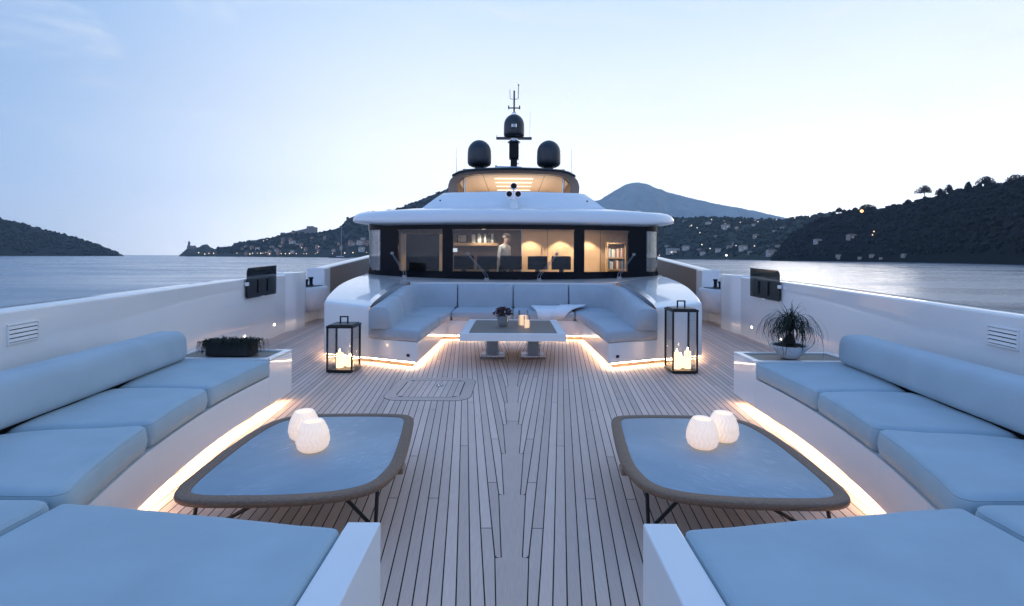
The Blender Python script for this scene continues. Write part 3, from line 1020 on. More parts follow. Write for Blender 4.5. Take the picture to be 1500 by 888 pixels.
def planter():
    c = (-2.975, 5.17, .556)
    t = empty('planter_box', c, 'dark planter box with trailing dark grass on the left sofa end table', 'planter')
    m = MB(); m.prism(round_poly([(-3.21, 5.05), (-2.735, 5.05), (-2.735, 5.29), (-3.21, 5.29)], .06), .5565, .692)
    m.build('box', plain('dark_planter', (.018, .018, .020), .5), t, 40)
    rr = random.Random(8)
    m = MB()
    for _ in range(760):
        x = rr.uniform(-3.21, -2.735); y = rr.uniform(5.04, 5.30)
        a = rr.uniform(0, 6.28) if rr.random() < .5 else (-math.pi / 2 if rr.random() < .6 else rr.choice((0, math.pi)))
        a += rr.gauss(0, .4)
        ln = rr.uniform(.06, .13) ; up = rr.uniform(.02, .06)
        p = Vector((x, y, .685)); pts = []
        for k in range(5):
            q = k / 4
            pts.append(p + Vector((math.cos(a) * ln * q, math.sin(a) * ln * q, up * math.sin(q * 2.2) - (.10 * q**2.4 if ln > .09 else .02 * q))))
        strip(m, pts, .0032)
    for _ in range(150):
        x = rr.choice((-3.22, -2.73)) + rr.gauss(0, .03); y = rr.uniform(5.04, 5.3)
        sg = -1 if x < -3 else 1
        ln = rr.uniform(.05, .14)
        pts = [Vector((x + sg * ln * .4 * q, y, .69 + .03 * math.sin(q * 3) - .13 * q * q)) for q in (0, .3, .6, 1)]
        strip(m, pts, .0032)
    m.build('grass', LEAFDARK, t, recalc=False)


planter()


def palm():
    c = (2.905, 5.13, .556)
    t = empty('potted_palm', c, 'ponytail palm with curling leaves in a white bowl on the right sofa end table', 'plant')
    m = MB(); m.lathe([(.085, 0), (.09, .006), (.125, .05), (.165, .095), (.188, .125), (.192, .135), (.186, .136), (.175, .125), (.16, .11), (.001, .108)], c, 40)
    m.build('bowl', CERAMIC, t, 60)
    rr = random.Random(21)
    m = MB()
    rings = []
    for q in (.158, .14, .115, .09, .06, .03):
        rings.append([(c[0] + q * math.cos(k * .2618), c[1] + q * math.sin(k * .2618), c[2] + .118 + .02 * rr.random()) for k in range(24)])
    m.loft(rings, True, False, True)
    m.build('soil', SOIL, t, 180)
    tr = MB()
    tr.tube([(c[0], c[1], c[2] + .10), (c[0], c[1], c[2] + .15), (c[0] + .004, c[1], c[2] + .22), (c[0] + .006, c[1], c[2] + .30), (c[0] + .004, c[1], c[2] + .37), (c[0] + .005, c[1], c[2] + .41)], [.075, .062, .043, .044, .050, .030], 14)
    tr.build('trunk', plain('dark_bark', (.028, .021, .018), .9, var=.4, scale=40), t, 180)
    m = MB()
    for i in range(300):
        a = rr.uniform(0, 6.28)
        L = rr.uniform(.20, .40); th = R(rr.uniform(25, 88)); bend = R(rr.uniform(120, 200))
        if i < 84: L, th, bend = rr.uniform(.38, .60), R(rr.uniform(25, 70)), R(rr.uniform(150, 250))
        if i > 282: L, th, bend = rr.uniform(.14, .24), R(rr.uniform(70, 90)), R(rr.uniform(10, 60))
        p = Vector((c[0] + .005 + .03 * math.cos(a), c[1] + .03 * math.sin(a), c[2] + rr.uniform(.30, .43)))
        twist = rr.uniform(-1.1, 1.1)
        n = 16
        pts = [p.copy()]
        for k in range(1, n + 1):
            q = k / n
            e = th - bend * q**.85; aa = a + twist * q
            p = p + Vector((math.cos(aa) * math.cos(e), math.sin(aa) * math.cos(e), math.sin(e))) * (L / n)
            pts.append(Vector((p.x, p.y, max(p.z, c[2] + .006))))
        strip(m, pts, rr.uniform(.0032, .0056))
    m.build('leaves', LEAFDARK, t, recalc=False)


palm()

# ------------------------------------------------------------------ deck hatch
def hatch():
    x0, x1, y0, y1 = -1.475, -.47, 5.40, 6.42
    t = empty('deck_hatch', ((x0 + x1) / 2, (y0 + y1) / 2, 0), 'flush teak deck hatch with rounded margin planks left of the king plank', 'hatch')
    o = round_poly([(x0, y0), (x1, y0), (x1, y1), (x0, y1)], .2, 8, 9)
    MB().prism(o, -.003, .0012).build('gasket', CAULK, t)
    o1 = offset(o, .006); 
    xi0, xi1, yi0, yi1 = x0 + .17, x1 - .17, y0 + .17, y1 - .17
    # margin boards split at the corners by mitres, around an inner seam
    rim = MB()
    n = len(o1)
    inner = round_poly([(x0 + .135, y0 + .135), (x1 - .135, y0 + .135), (x1 - .135, y1 - .135), (x0 + .135, y1 - .135)], .10, 8, 9)
    inn2 = offset(inner, -.003)
    q = n // 4
    for k in range(4):
        idx = [(k * q + q // 2 + j) % n for j in range(q + 1)]
        idx = idx[:-1] if False else idx
        a = [o1[i] for i in idx]; b = [inn2[i] for i in idx][::-1]
        pts = a + b
        cx = sum(p[0] for p in pts) / len(pts); cy = sum(p[1] for p in pts) / len(pts)
        pts = [(cx + (px - cx) * .996, cy + (py - cy) * .996) for px, py in pts]
        rim.add([(px, py, .0026) for px, py in pts], [tuple(range(len(pts)))])
    rim.build('margin_boards', MARGINTEAK, t, recalc=False)
    pl = MB()
    i2 = offset(inner, .004)
    xa, xb, ya, yb = x0 + .142, x1 - .142, y0 + .142, y1 - .142
    xs = [xa + .10 + k * .0745 for k in range(8)]
    xs = spans(xa, xb, 10)
    for a, b in zip(xs[:-1], xs[1:]):
        e = .03 if a == xs[0] or b == xs[-1] else 0
        pl.add([(a + .003, ya + e, .0026), (b - .003, ya + e, .0026), (b - .003, yb - e, .0026), (a + .003, yb - e, .0026)], [(0, 1, 2, 3)])
    pl.build('hatch_boards', DECKTEAK, t, recalc=False)
    m = MB(); m.lathe([(.045, 0), (.045, .004), (.03, .006), (.001, .006)], (-.90, 6.02, .003), 20)
    m.tube([(-.94, 6.02, .016), (-.90, 6.05, .022), (-.86, 6.03, .016)], .006, 6)
    m.build('ring_pull', STEEL, t, 40)


hatch()

# ------------------------------------------------------------------ deckhouse
def wind_curve():
    """plan of the curved wheelhouse windscreen, starboard half from the centre out and aft"""
    pts = [(x, 11.40 + .055 * x * x) for x in spans(0, 3.2, 40)]
    p0 = Vector(pts[-1]); d0 = Vector((1, .352)).normalized()
    p1 = Vector((3.70, 12.52))
    c = Vector((3.68, 12.13))
    for k in range(1, 15):
        t_ = k / 14
        q = p0 * (1 - t_)**2 + c * 2 * t_ * (1 - t_) + p1 * t_ * t_
        pts.append((q.x, q.y))
    for y in spans(12.6, 14.6, 10): pts.append((3.70 + .03 * (y - 12.5), y))
    return pts
WC = wind_curve()
def zbase(x): return 1.06 + .006 * abs(x)**2

def deckhouse():
    t = empty('deckhouse', (0, 12, 0), 'white yacht deckhouse with curved wheelhouse windows and rounded roof brow', 'deckhouse')
    # ---- cowl: outer wall with a rolled shoulder, top surfaces and inner walls
    XO = curve([(7.5, 2.93), (8.4, 3.13), (9.4, 3.33), (11, 3.58), (12.4, 3.72), (14, 3.80), (20, 3.9)])
    ZT = curve([(7.2, .842), (7.6, .905), (8.3, .985), (9.2, 1.055), (10.5, 1.105), (12.4, 1.15), (14, 1.16), (20, 1.16)])
    ppts = [(2.15, 7.27), (2.4, 7.365), (2.65, 7.462), (2.85, 7.535), (2.91, 7.565), (2.945, 7.61), (2.962, 7.70)] + [(XO(y), y) for y in spans(7.85, 12.45, 22)]
    for s in (1, -1):
        m = MB()
        rings = []
        n = len(ppts)
        prof = [(.0, .085, 0), (0, -.05, 1), (-.003, -.032, 1), (-.010, -.015, 1), (-.022, -.005, 1), (-.038, 0, 1), (-.055, .002, 1)]
        nrm = []
        for i, p in enumerate(ppts):
            a = ppts[max(0, i - 1)]; b = ppts[min(n - 1, i + 1)]
            tx, ty = b[0] - a[0], b[1] - a[1]; l = math.hypot(tx, ty); nrm.append((ty / l, -tx / l))
        for i, (x, y) in enumerate(ppts):
            zt = ZT(y)
            rings.append([(x + nrm[i][0] * d, y + nrm[i][1] * d, (zt if top else 0) + z) for d, z, top in prof])
        m.loft(rings, False, False, False)
        # arm top
        NI = n
        inner = []
        for i in range(n):
            q = min(1, max(0, (ppts[i][1] - 7.27) / (12.45 - 7.27)))
            y = lerp(7.44, 10.5, q)
            inner.append((2.14 + .08 * q, y, ZT(y) - .06 * q * q))
        edge_in = [r[-1] for r in rings]
        cols = 7
        grid = []
        for i in range(n):
            a = Vector(edge_in[i]); b = Vector(inner[i])
            grid.append([a.lerp(b, k / cols) for k in range(cols + 1)])
        m.loft(grid, False, False, False)
        # inner wall of the arm
        m.loft([[(x, y, z) for x, y, z in inner], [(x, y, .1) for x, y, z in inner]], False, False, False)
        bm_ = m.mirror(s)
        o = bm_.build('cowl_arm', WHITE, t, 35)
        wd = o.modifiers.new('weld', 'WELD'); wd.merge_threshold = .0015
        # toe kick under the arm and its light strip
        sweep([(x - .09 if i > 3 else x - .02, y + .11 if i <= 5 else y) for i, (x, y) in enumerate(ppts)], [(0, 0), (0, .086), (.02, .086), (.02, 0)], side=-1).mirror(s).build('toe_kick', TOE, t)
        sweep([(XO(y) - .05, y) for y in spans(7.75, 12.3, 14)], [(0, .0755), (0, .0835), (-.018, .0835), (-.018, .0755)]).mirror(s).build('light_strip', LED, t)
    # top between backrest and windscreen
    ws = [p for p in WC if p[1] <= 12.46]
    full = [(-x, y) for x, y in ws[::-1]] + ws[1:]
    nn = len(full)
    rows = []
    for k in range(9):
        q = k / 8
        ring = []
        for i, (x, y) in enumerate(full):
            u = x / 3.69
            bx, by, bz = u * 2.22, 10.5 + .03 * (1 - u * u), 1.045
            zz = lerp(bz, zbase(x) + .005, q) + .006 * math.sin(math.pi * q)
            ring.append((lerp(bx, x, q), lerp(by, y + .03, q), zz))
        rows.append(ring)
    rows.insert(0, [(x, y + .02, .3) for x, y, z in rows[0]])
    MB().loft(rows, False, False, False).build('cowl_top', WHITE, t, 50)
    # ---- wheelhouse side walls aft
    for s in (1, -1):
        MB().box(3.66, 3.80, 14.6, 21, 0, 3.0).box(3.66, 3.8, 12.5, 14.6, 0, 1.14).mirror(s).build('side_wall', WHITE, t, bevel=.01)
    # ---- black window band
    ZB, ZT2 = 1.25, 2.245
    fullw = [(-x, y) for x, y in WC[::-1]] + WC[1:]
    nW = len(fullw)
    nr = []
    for i in range(nW):
        a = fullw[max(0, i - 1)]; b = fullw[min(nW - 1, i + 1)]
        tx, ty = b[0] - a[0], b[1] - a[1]; l = math.hypot(tx, ty); nr.append((ty / l, -tx / l))
    def band(m, i0, i1, z0, z1, th=.05, out=0.0):
        rings = []
        for i in range(i0, i1 + 1):
            x, y = fullw[i]; nx, ny = nr[i]
            zz0 = z0(x) if callable(z0) else z0
            rings.append([(x + nx * out, y + ny * out, zz0), (x + nx * out, y + ny * out, z1), (x + nx * (out - th), y + ny * (out - th), z1), (x + nx * (out - th), y + ny * (out - th), zz0)])
        m.loft(rings)
    c = nW // 2
    def ix(x):                               # index of curve sample nearest to X on the starboard front, mirrored for -X
        best = min(range(c, nW), key=lambda i: abs(fullw[i][0] - abs(x)) + (0 if fullw[i][1] < 12.5 else 9))
        return best if x >= 0 else 2 * c - best
    m = MB()
    band(m, 0, nW - 1, lambda x: zbase(x) - .03, ZB)
    band(m, 0, nW - 1, ZT2, 2.42)
    for a, b in ((1.44, 1.72), (2.80, 3.24)):
        for s in (1, -1):
            i0, i1 = sorted((ix(s * a), ix(s * b)))
            band(m, i0, i1, ZB - .002, ZT2 + .002, .07, .004)
    m.build('window_frame', BLACKP, t, 40)
    for a, b in ((-1.44, 1.44), (1.72, 2.80), (-2.80, -1.72)):
        m = MB(); band(m, ix(a), ix(b), ZB - .004, ZT2 + .004, .012, -.016); m.build('window_pane', WGLASS, t, 60)
    for s in (1, -1):
        i0, i1 = (ix(3.24), nW - 1) if s > 0 else (0, ix(-3.24))
        m = MB(); band(m, i0, i1, ZB - .004, ZT2 + .004, .012, -.016); m.build('window_pane', WGLASS, t, 60)
    # ---- wipers
    for bx, tx in ((-2.60, -2.94), (-.62, -1.06), (.60, 1.02), (2.53, 2.92)):
        m = MB()
        def wy(x): return 11.40 + .055 * x * x
        bz = zbase(bx) + .03
        for o_ in (-.03, .03):
            m.tube([(bx + o_, wy(bx) - .09, bz), (bx + o_, wy(bx) - .08, bz + .07), (tx + o_ * .4, wy(tx) - .035, 1.66)], .0065, 6)
        m.box(tx - .035, tx + .035, wy(tx) - .045, wy(tx) - .02, 1.64, 1.70)
        m.box(bx - .05, bx + .05, wy(bx) - .12, wy(bx) - .05, bz - .03, bz + .01)
        m.build('wiper', WIPER, t, 40)
    # ---- roof brow
    half = [(x, 10.92 + .052 * x * x) for x in spans(0, 3.2, 20)]
    p0 = Vector(half[-1]); c0_ = Vector((4.06, 11.78)); p1 = Vector((4.10, 12.65))
    for k in range(1, 15):
        q = k / 14; v = p0 * (1 - q)**2 + c0_ * 2 * q * (1 - q) + p1 * q * q; half.append((v.x, v.y))
    for y in spans(13.2, 21, 6): half.append((4.10, y))
    bp = [(-x, y) for x, y in half[::-1]] + half[1:]
    nb = len(bp)
    rings = []
    for i, (x, y) in enumerate(bp):
        a = bp[max(0, i - 1)]; b = bp[min(nb - 1, i + 1)]
        tx, ty = b[0] - a[0], b[1] - a[1]; l = math.hypot(tx, ty); nx, ny = ty / l, -tx / l
        k = min(1, max(0, (abs(x) - 2.9) / 1.2))            # the lip grows blunter and rises a little outboard
        lift = .075 * k * k
        prof = [(-.78, 2.34 - .06 * k), (-.42, 2.352 - .02 * k), (-.07, 2.365), (-.015, 2.385), (0, 2.42), (-.008, 2.50), (-.035, 2.575), (-.09, 2.635), (-.19, 2.68), (-.38, 2.715), (-.75, 2.76), (-1.2, 2.82)]
        q = []
        for d, z in prof:
            zz = z + lift * (1 if d > -.5 else 0)
            if d > -.1 and z < 2.6: zz = z + lift
            zz -= .05 * k * max(0, (z - 2.45)) / .3
            dd = d * (1 + .55 * k * (1 if z > 2.45 else 0))
            q.append((x + nx * dd, y + ny * dd, zz))
        rings.append(q)
    m = MB(); m.loft(rings, False, False, False)
    m.build('roof_brow', WHITE, t, 60)
    # roof deck plate
    def rp(scale, yc, z): return [(x * scale, yc + (y - 13) * .9, z) for x, y in bp]
    m = MB()
    inn = [r[-1] for r in rings]
    m.add(inn, [tuple(range(nb))])
    m.build('roof_deck', WHITE, t, recalc=False)
    # soffit ceiling inside
    m = MB(); m.box(-3.5, 3.5, 12.3, 18, 2.43, 2.46); m.build('ceiling', WHITE_SATIN, t)
    # ---- upper coaming
    def ucurve(w_, y0, z, bow):
        pts = [(x, y0 + bow * (x / w_)**2) for x in spans(-w_, w_, 24)]
        return [(-w_ - .02, 20, z)] + [(x, y, z) for x, y in pts] + [(w_ + .02, 20, z)]
    rr_ = [ucurve(2.52, 12.75, 2.80, .45), ucurve(2.50, 12.80, 2.90, .45), ucurve(2.42, 12.9, 2.98, .45), ucurve(2.22, 13.2, 3.20, .45), ucurve(2.05, 13.42, 3.36, .42), ucurve(1.99, 13.5, 3.405, .4), ucurve(1.93, 13.6, 3.42, .4), ucurve(1.80, 13.9, 3.42, .4), ucurve(1.78, 13.92, 3.2, .4)]
    MB().loft(rr_, False, False, False).build('upper_coaming', WHITE, t, 40)
    for s in (1, -1):
        MB().box(1.98, 2.02, 13.28, 13.30, 3.10, 3.14).mirror(s).build('socket', BLACKM, t)
    # ---- flybridge arch: bronze sides curving into a hardtop
    pr = []
    for x, z in ((1.80, 3.30), (1.95, 3.42), (2.02, 3.60), (2.03, 3.78), (1.98, 3.95), (1.86, 4.08), (1.66, 4.18), (1.40, 4.235), (.7, 4.27), (0, 4.28)):
        pr.append((x, z))
    outer = pr + [(-x, z) for x, z in pr[:-1][::-1]]
    ins = [(1.55, 3.30), (1.66, 3.42), (1.74, 3.60), (1.76, 3.76), (1.73, 3.90), (1.64, 4.01), (1.48, 4.09), (1.25, 4.13), (.6, 4.145), (0, 4.15)]
    inner = ins + [(-x, z) for x, z in ins[:-1][::-1]]
    def arch(loop_o, loop_i, y0, y1):
        return [[(x, y0 + .18 * (abs(x) / 2) ** 2, z) for x, z in loop_o], [(x, y1, z) for x, z in loop_o], [(x, y1, z) for x, z in loop_i], [(x, y0 + .06 + .18 * (abs(x) / 2) ** 2, z) for x, z in loop_i], [(x, y0 + .18 * (abs(x) / 2) ** 2, z) for x, z in loop_o]]
    MB().loft(arch(outer, inner, 14.9, 20.0), False, False, False).build('flybridge_arch', TANWOOD, t, 40)
    ci = [(x * .985, z - .006) for x, z in inner if z > 3.85]
    MB().loft([[(x, 15.12 + .16 * (abs(x) / 2)**2, z) for x, z in ci], [(x, 19.9, z) for x, z in ci]], False, False, False).build('flybridge_ceiling', plain('cream_ceiling', (.62, .48, .36), .5, var=.05), t, 40)
    MB().box(-1.7, 1.7, 19.9, 19.98, 3.0, 4.1).build('flybridge_bulkhead', plain('cream_bulkhead', (.58, .44, .33), .5, var=.05), t)
    tp = [(x, z + .012) for x, z in outer if z > 4.03]
    rg = [[(x * 1.02, 14.84 + .18 * (abs(x) / 2)**2, z - .05) for x, z in tp], [(x * 1.02, 14.80 + .18 * (abs(x) / 2)**2, z) for x, z in tp], [(x * 1.02, 14.86 + .18 * (abs(x) / 2)**2, z + .035) for x, z in tp], [(x * 1.01, 15.2, z + .05) for x, z in tp], [(x, 20, z + .05) for x, z in tp]]
    MB().loft(rg, False, False, False).build('hardtop', DARKDOME, t, 40)
    for k, y in enumerate((15.75, 16.6, 17.5, 18.5)):
        MB().box(-.62, .62, y, y + .10, 4.118, 4.128).build('ceiling_light', CEILLED, t)
    for s in (1, -1):
        m = MB(); m.tube([(1.52, 15.3, 3.3), (1.56, 15.3, 4.06)], .035, 10)
        m.mirror(s).build('stanchion', STEEL, t, 40)
        MB().loft([[(.95, 15.2, 4.126), (.965, 15.2, 4.126)], [(.95, 19.8, 4.126), (.965, 19.8, 4.126)]], False, False, False).mirror(s).build('ceiling_seam', BLACKM, t)
    # wheelhouse interior shell
    m = MB(); m.box(-3.6, 3.6, 12.0, 17.5, .40, .45); m.build('floor', TANWOOD, t)
    m = MB(); m.box(.25, 3.55, 14.75, 14.82, .45, 2.43); m.build('wood_bulkhead', WARMWOOD, t)
    for x in (1.02, 1.9, 2.62):
        MB().box(x, x + .012, 14.742, 14.749, .45, 2.43).build('panel_seam', BLACKM, t)
    for x in (.80, .88):
        MB().box(x, x + .035, 14.70, 14.745, .45, 2.2).build('wood_batten', WARMWOOD, t)
    m = MB(); m.box(-3.6, .24, 15.3, 15.36, .45, 2.43); m.build('aft_bulkhead', plain('dark_panel', (.20, .145, .105), .45), t)
    for a, b in ((-3.07, -2.93), (-2.02, -1.86)):
        MB().box(a, b, 13.3, 13.4, .45, 2.2).build('door_frame', WARMWOOD, t, bevel=.006)
    MB().box(-2.925, -2.025, 13.33, 13.36, .45, 2.2).build('dark_screen', BLACKP, t)
    for x, y in ((.62, 14.2), (1.42, 14.2), (2.15, 14.2), (2.8, 14.0), (-.2, 13.6), (-.9, 14.7), (-2.0, 12.6), (-2.85, 12.7)):
        m = MB(); m.lathe([(.05, 0), (.05, .004)], (x, y, 2.421), 14); m.build('downlight', CEILLED, t)
    return t


deckhouse()


def spot(x, y, z, power, size, tx=None, ty=None, tz=0, blend=.35, col=(1, .76, .52)):
    d = bpy.data.lights.new('downlight_and_fill_spot', 'SPOT'); d.energy = power; d.spot_size = R(size); d.spot_blend = blend; d.color = col
    d.shadow_soft_size = .03
    o = bpy.data.objects.new('downlight_and_fill_spot', d); COL.objects.link(o)
    o.location = (x, y, z)
    v = Vector((x - (tx if tx is not None else x), y - (ty if ty is not None else y), z - tz))
    o.rotation_euler = v.to_track_quat('Z', 'Y').to_euler()


for x in (.50, 1.42, 2.20): spot(x, 14.40, 2.41, 130, 95)
spot(2.85, 13.6, 2.41, 90, 90, ty=14.0, tz=1.2)
spot(-.40, 12.62, 2.41, 26, 70, ty=13.3, tz=1.3, col=(1, .84, .68))  # added fill spot, aimed to brighten the person's front
spot(-.9, 14.6, 2.41, 34, 100, ty=15)
spot(-2.45, 12.7, 2.41, 40, 100)
ad = bpy.data.lights.new('flybridge_fill_light', 'AREA'); ad.energy = 42; ad.shape = 'RECTANGLE'; ad.size = 2.6; ad.size_y = 3.6; ad.color = (1, .80, .60)  # unseen area light added to brighten the flybridge ceiling
ao = bpy.data.objects.new('flybridge_fill_light', ad); COL.objects.link(ao); ao.location = (0, 17.2, 3.44); ao.rotation_euler = (R(180), 0, 0)

wd_ = bpy.data.lights.new('wheelhouse_fill_light', 'AREA'); wd_.energy = 44; wd_.shape = 'RECTANGLE'; wd_.size = 5.6; wd_.size_y = 1.6; wd_.color = (1, .78, .56)  # unseen area light added to raise the light inside the wheelhouse
wo_ = bpy.data.objects.new('wheelhouse_fill_light', wd_); COL.objects.link(wo_); wo_.location = (0, 13.7, 2.41)

# ------------------------------------------------------------------ wheelhouse furnishings
def monitor(x, w_, z1, label):
    y = 12.55 + .05 * x * x
    t = empty('monitor', (x, y, 1.22), label, 'monitor', 'helm monitors')
    MB().box(x - w_ / 2, x + w_ / 2, y, y + .05, 1.27, z1).build('screen', BLACKP, t, bevel=.012)
    MB().box(x - .06, x + .06, y + .01, y + .04, 1.20, 1.27).build('stand', BLACKM, t)


for x, w_, z1, lab in ((-1.28, .52, 1.63, 'leftmost dark helm monitor behind the wheelhouse window'), (-.68, .52, 1.63, 'dark helm monitor left of the person in the wheelhouse'),
                       (-.06, .56, 1.63, 'dark helm monitor right of the person in the wheelhouse'), (.62, .50, 1.62, 'dark helm monitor before the lit wood panel'),
                       (1.24, .50, 1.62, 'rightmost dark helm monitor in the middle window')):
    monitor(x, w_, z1, lab)
t = empty('helm_console', (0, 12.6, .45), 'dark helm console running behind the wheelhouse windows', 'console')
m = MB()
rings = [[(x, 12.12 + .05 * x * x, .5), (x, 12.10 + .05 * x * x, 1.16), (x, 12.3 + .05 * x * x, 1.2), (x, 12.95 + .05 * x * x, 1.16), (x, 12.95 + .05 * x * x, .5)] for x in spans(-2.0, 2.0, 20)]
m.loft(rings); m.build('cabinet', plain('dark_console', (.03, .03, .033), .4), t, 40)
MB().box(-1.62, -1.50, 13.02, 13.05, 1.72, 1.82).build('glowing_paper', emitter('paper_glow', (.8, .9, 1), .9), t)  # square of white paper, its brightness put in as emission

# shelves and books
def book_shelf():
    t = empty('bookshelf', (3.0, 14.4, .45), 'honey wood bookcase with two shelves of books at the right of the wheelhouse', 'bookcase')
    x0, x1, y0, y1 = 2.76, 3.24, 14.20, 14.50
    MB().box(x0 - .035, x0, y0, y1, .45, 2.05).box(x1, x1 + .035, y0, y1, .45, 2.05).build('side_panel', WARMWOOD, t, bevel=.004)
    MB().box(x0 + .001, x1 - .001, y1 - .02, y1, .45, 2.05).build('back_panel', WARMWOOD, t)
    for z in (.9, 1.22, 1.56, 1.99): MB().box(x0 + .001, x1 - .001, y0, y1 - .021, z, z + .035).build('shelf', WARMWOOD, t)
    rr = random.Random(2)
    cols = [(.5, .52, .55), (.12, .2, .32), (.7, .68, .62), (.30, .12, .08), (.6, .6, .6), (.08, .10, .14)]
    mats = [plain('book_cover', c, .6, var=.05) for c in cols]
    names = ['grey', 'blue', 'cream', 'rust', 'pale', 'navy']
    for row, z in (('upper', 1.596), ('lower', 1.256)):
        x = x0 + .015; k = 0
        while x < x1 - .06:
            w_ = rr.uniform(.035, .06); h = rr.uniform(.20, .27); ci = rr.randrange(6)
            o = MB().box(x, x + w_ - .004, y0 + .02, y0 + .22, z, z + h).build('book', mats[ci], None, bevel=.003)
            tag(o, '%s book standing in the %s row of the wheelhouse bookcase' % (names[ci], row), 'book', '%s books in the %s bookcase row' % (names[ci], row))
            x += w_; k += 1
    for x in (2.90, 3.08):
        m = MB(); m.lathe([(.05, 0), (.055, .02), (.055, .10), (.02, .15), (.018, .20), (.022, .21)], (x, 14.32, 2.026), 16)
        o = m.build('decanter', GLASS, None, 40)
        tag(o, 'clear glass decanter on top of the wheelhouse bookcase', 'decanter', 'decanters on the bookcase')


book_shelf()
t = empty('wall_shelf', (-.9, 15.1, 1.7), 'lit wooden wall shelf of binders at the back of the wheelhouse', 'shelf')
MB().box(-1.80, -.45, 14.85, 15.28, 1.93, 2.02).build('board', WARMWOOD, t, bevel=.005)
rr = random.Random(4)
x = -1.28
bm1 = plain('white_binder', (.62, .62, .60), .5); bm2 = plain('dark_binder', (.06, .07, .09), .5)
while x < -.58:
    w_ = rr.uniform(.05, .08); h = rr.uniform(.24, .32); q = rr.random() < .6
    o = MB().box(x, x + w_ - .006, 14.92, 15.15, 2.023, 2.023 + h).build('binder', bm1 if q else bm2, None, bevel=.004)
    tag(o, '%s binder upright on the lit wheelhouse wall shelf' % ('white' if q else 'dark'), 'binder', '%s binders on the wall shelf' % ('white' if q else 'dark'))
    x += w_
t = empty('framed_picture', (-1.6, 15.2, 2.02), 'small framed picture standing left of the binders on the wall shelf', 'picture')
MB().box(-1.74, -1.42, 15.05, 15.08, 2.022, 2.30).build('frame', BLACKM, t, bevel=.004)
MB().box(-1.71, -1.45, 15.043, 15.049, 2.05, 2.27).build('print', plain('grey_print', (.35, .34, .32), .6, var=.3), t)


# ------------------------------------------------------------------ person in the wheelhouse
def person():
    ox, oy, oz = -.42, 13.25, .45
    V = [((0, 0, .92), .155), ((0, 0, 1.10), .15), ((0, 0, 1.30), .165), ((0, -.01, 1.43), .12), ((0, -.02, 1.51), .055), ((0, -.04, 1.58), .075), ((0, -.055, 1.66), .098), ((0, -.04, 1.74), .072),
         ((.18, 0, 1.42), .062), ((.24, -.02, 1.16), .048), ((.20, -.20, .99), .036), ((.19, -.28, .95), .03),
         ((-.18, 0, 1.42), .062), ((-.24, -.02, 1.16), .048), ((-.20, -.20, .99), .036), ((-.19, -.28, .95), .03),
         ((.10, 0, .84), .10), ((.11, -.01, .46), .062), ((.11, .02, .08), .045), ((.12, -.12, .03), .035),
         ((-.10, 0, .84), .10), ((-.11, -.01, .46), .062), ((-.11, .02, .08), .045), ((-.12, -.12, .03), .035)]
    E = [(0, 1), (1, 2), (2, 3), (3, 4), (4, 5), (5, 6), (6, 7), (3, 8), (8, 9), (9, 10), (10, 11), (3, 12), (12, 13), (13, 14), (14, 15), (0, 16), (16, 17), (17, 18), (18, 19), (0, 20), (20, 21), (21, 22), (22, 23)]
    for hand, sx in ((11, 1), (15, -1)):
        for k in range(5):
            b = Vector(V[hand][0])
            ln = (.055, .075, .082, .075, .06)[k]
            off = (-.034 + .017 * k) * sx
            if k == 0: p1 = b + Vector((-.04 * sx, -.02, -.005)); p2 = p1 + Vector((-.012 * sx, -.03, -.008))
            else: p1 = b + Vector((off, -.05, .0)); p2 = p1 + Vector((off * .2, -ln * .6, -.02))
            V += [((p1.x, p1.y, p1.z), .010), ((p2.x, p2.y, p2.z), .008)]
            E += [(hand, len(V) - 2), (len(V) - 2, len(V) - 1)]
    me = bpy.data.meshes.new('person')
    me.from_pydata([v[0] for v in V], E, [])
    o = bpy.data.objects.new('person', me); COL.objects.link(o)
    o.modifiers.new('skin', 'SKIN')
    sv = me.skin_vertices[0].data
    for i, (p, r_) in enumerate(V): sv[i].radius = (r_, r_ * (.72 if i in (0, 1, 2) else 1))
    sv[0].use_root = True
    sb = o.modifiers.new('sub', 'SUBSURF'); sb.levels = 2; sb.render_levels = 2
    dg = bpy.context.evaluated_depsgraph_get()
    m2 = bpy.data.meshes.new_from_object(o.evaluated_get(dg))
    o.modifiers.clear(); o.data = m2
    for mt in (plain('skin', (.52, .34, .26), .5, var=.05), plain('white_shirt', (.78, .77, .74), .8, var=.05), plain('navy_trousers', (.03, .035, .05), .8, var=.1)): m2.materials.append(mt)
    for p in m2.polygons:
        c = p.center
        p.material_index = 2 if c.z < .95 and abs(c.x) < .17 and c.y > -.15 else (1 if c.z < 1.50 and not (c.y < -.12) else 0)
        p.use_smooth = True
    o.location = (ox, oy, oz); o.rotation_euler = (R(9), 0, R(55))
    tag(o, 'person in a white shirt standing behind the helm monitors', 'person')
    ORG[o] = Vector((0, 0, 0))
    h = MB()
    for k in range(9):
        pass
    h.ball((0, -.015, 1.705), .108, 10, (1, 1.06, .92))
    hr = h.build('hair', plain('grey_hair', (.25, .22, .20), .8), o, 180)
    hm = hr.data
    bm = bmesh.new(); bm.from_mesh(hm)
    bmesh.ops.delete(bm, geom=[v for v in bm.verts if v.co.z < 1.66 and v.co.y < .02 or v.co.z < 1.60], context='VERTS')
    bm.to_mesh(hm); bm.free()
    e = MB(); e.ball((.034, -.135, 1.675), .010, 6); e.ball((-.034, -.135, 1.675), .010, 6)
    e.build('eyes', BLACKM, o, 180)
    nz = MB(); nz.ball((0, -.148, 1.645), .015, 6, (.8, 1.2, 1.5)); nz.build('nose', m2.materials[0], o, 180)


person()

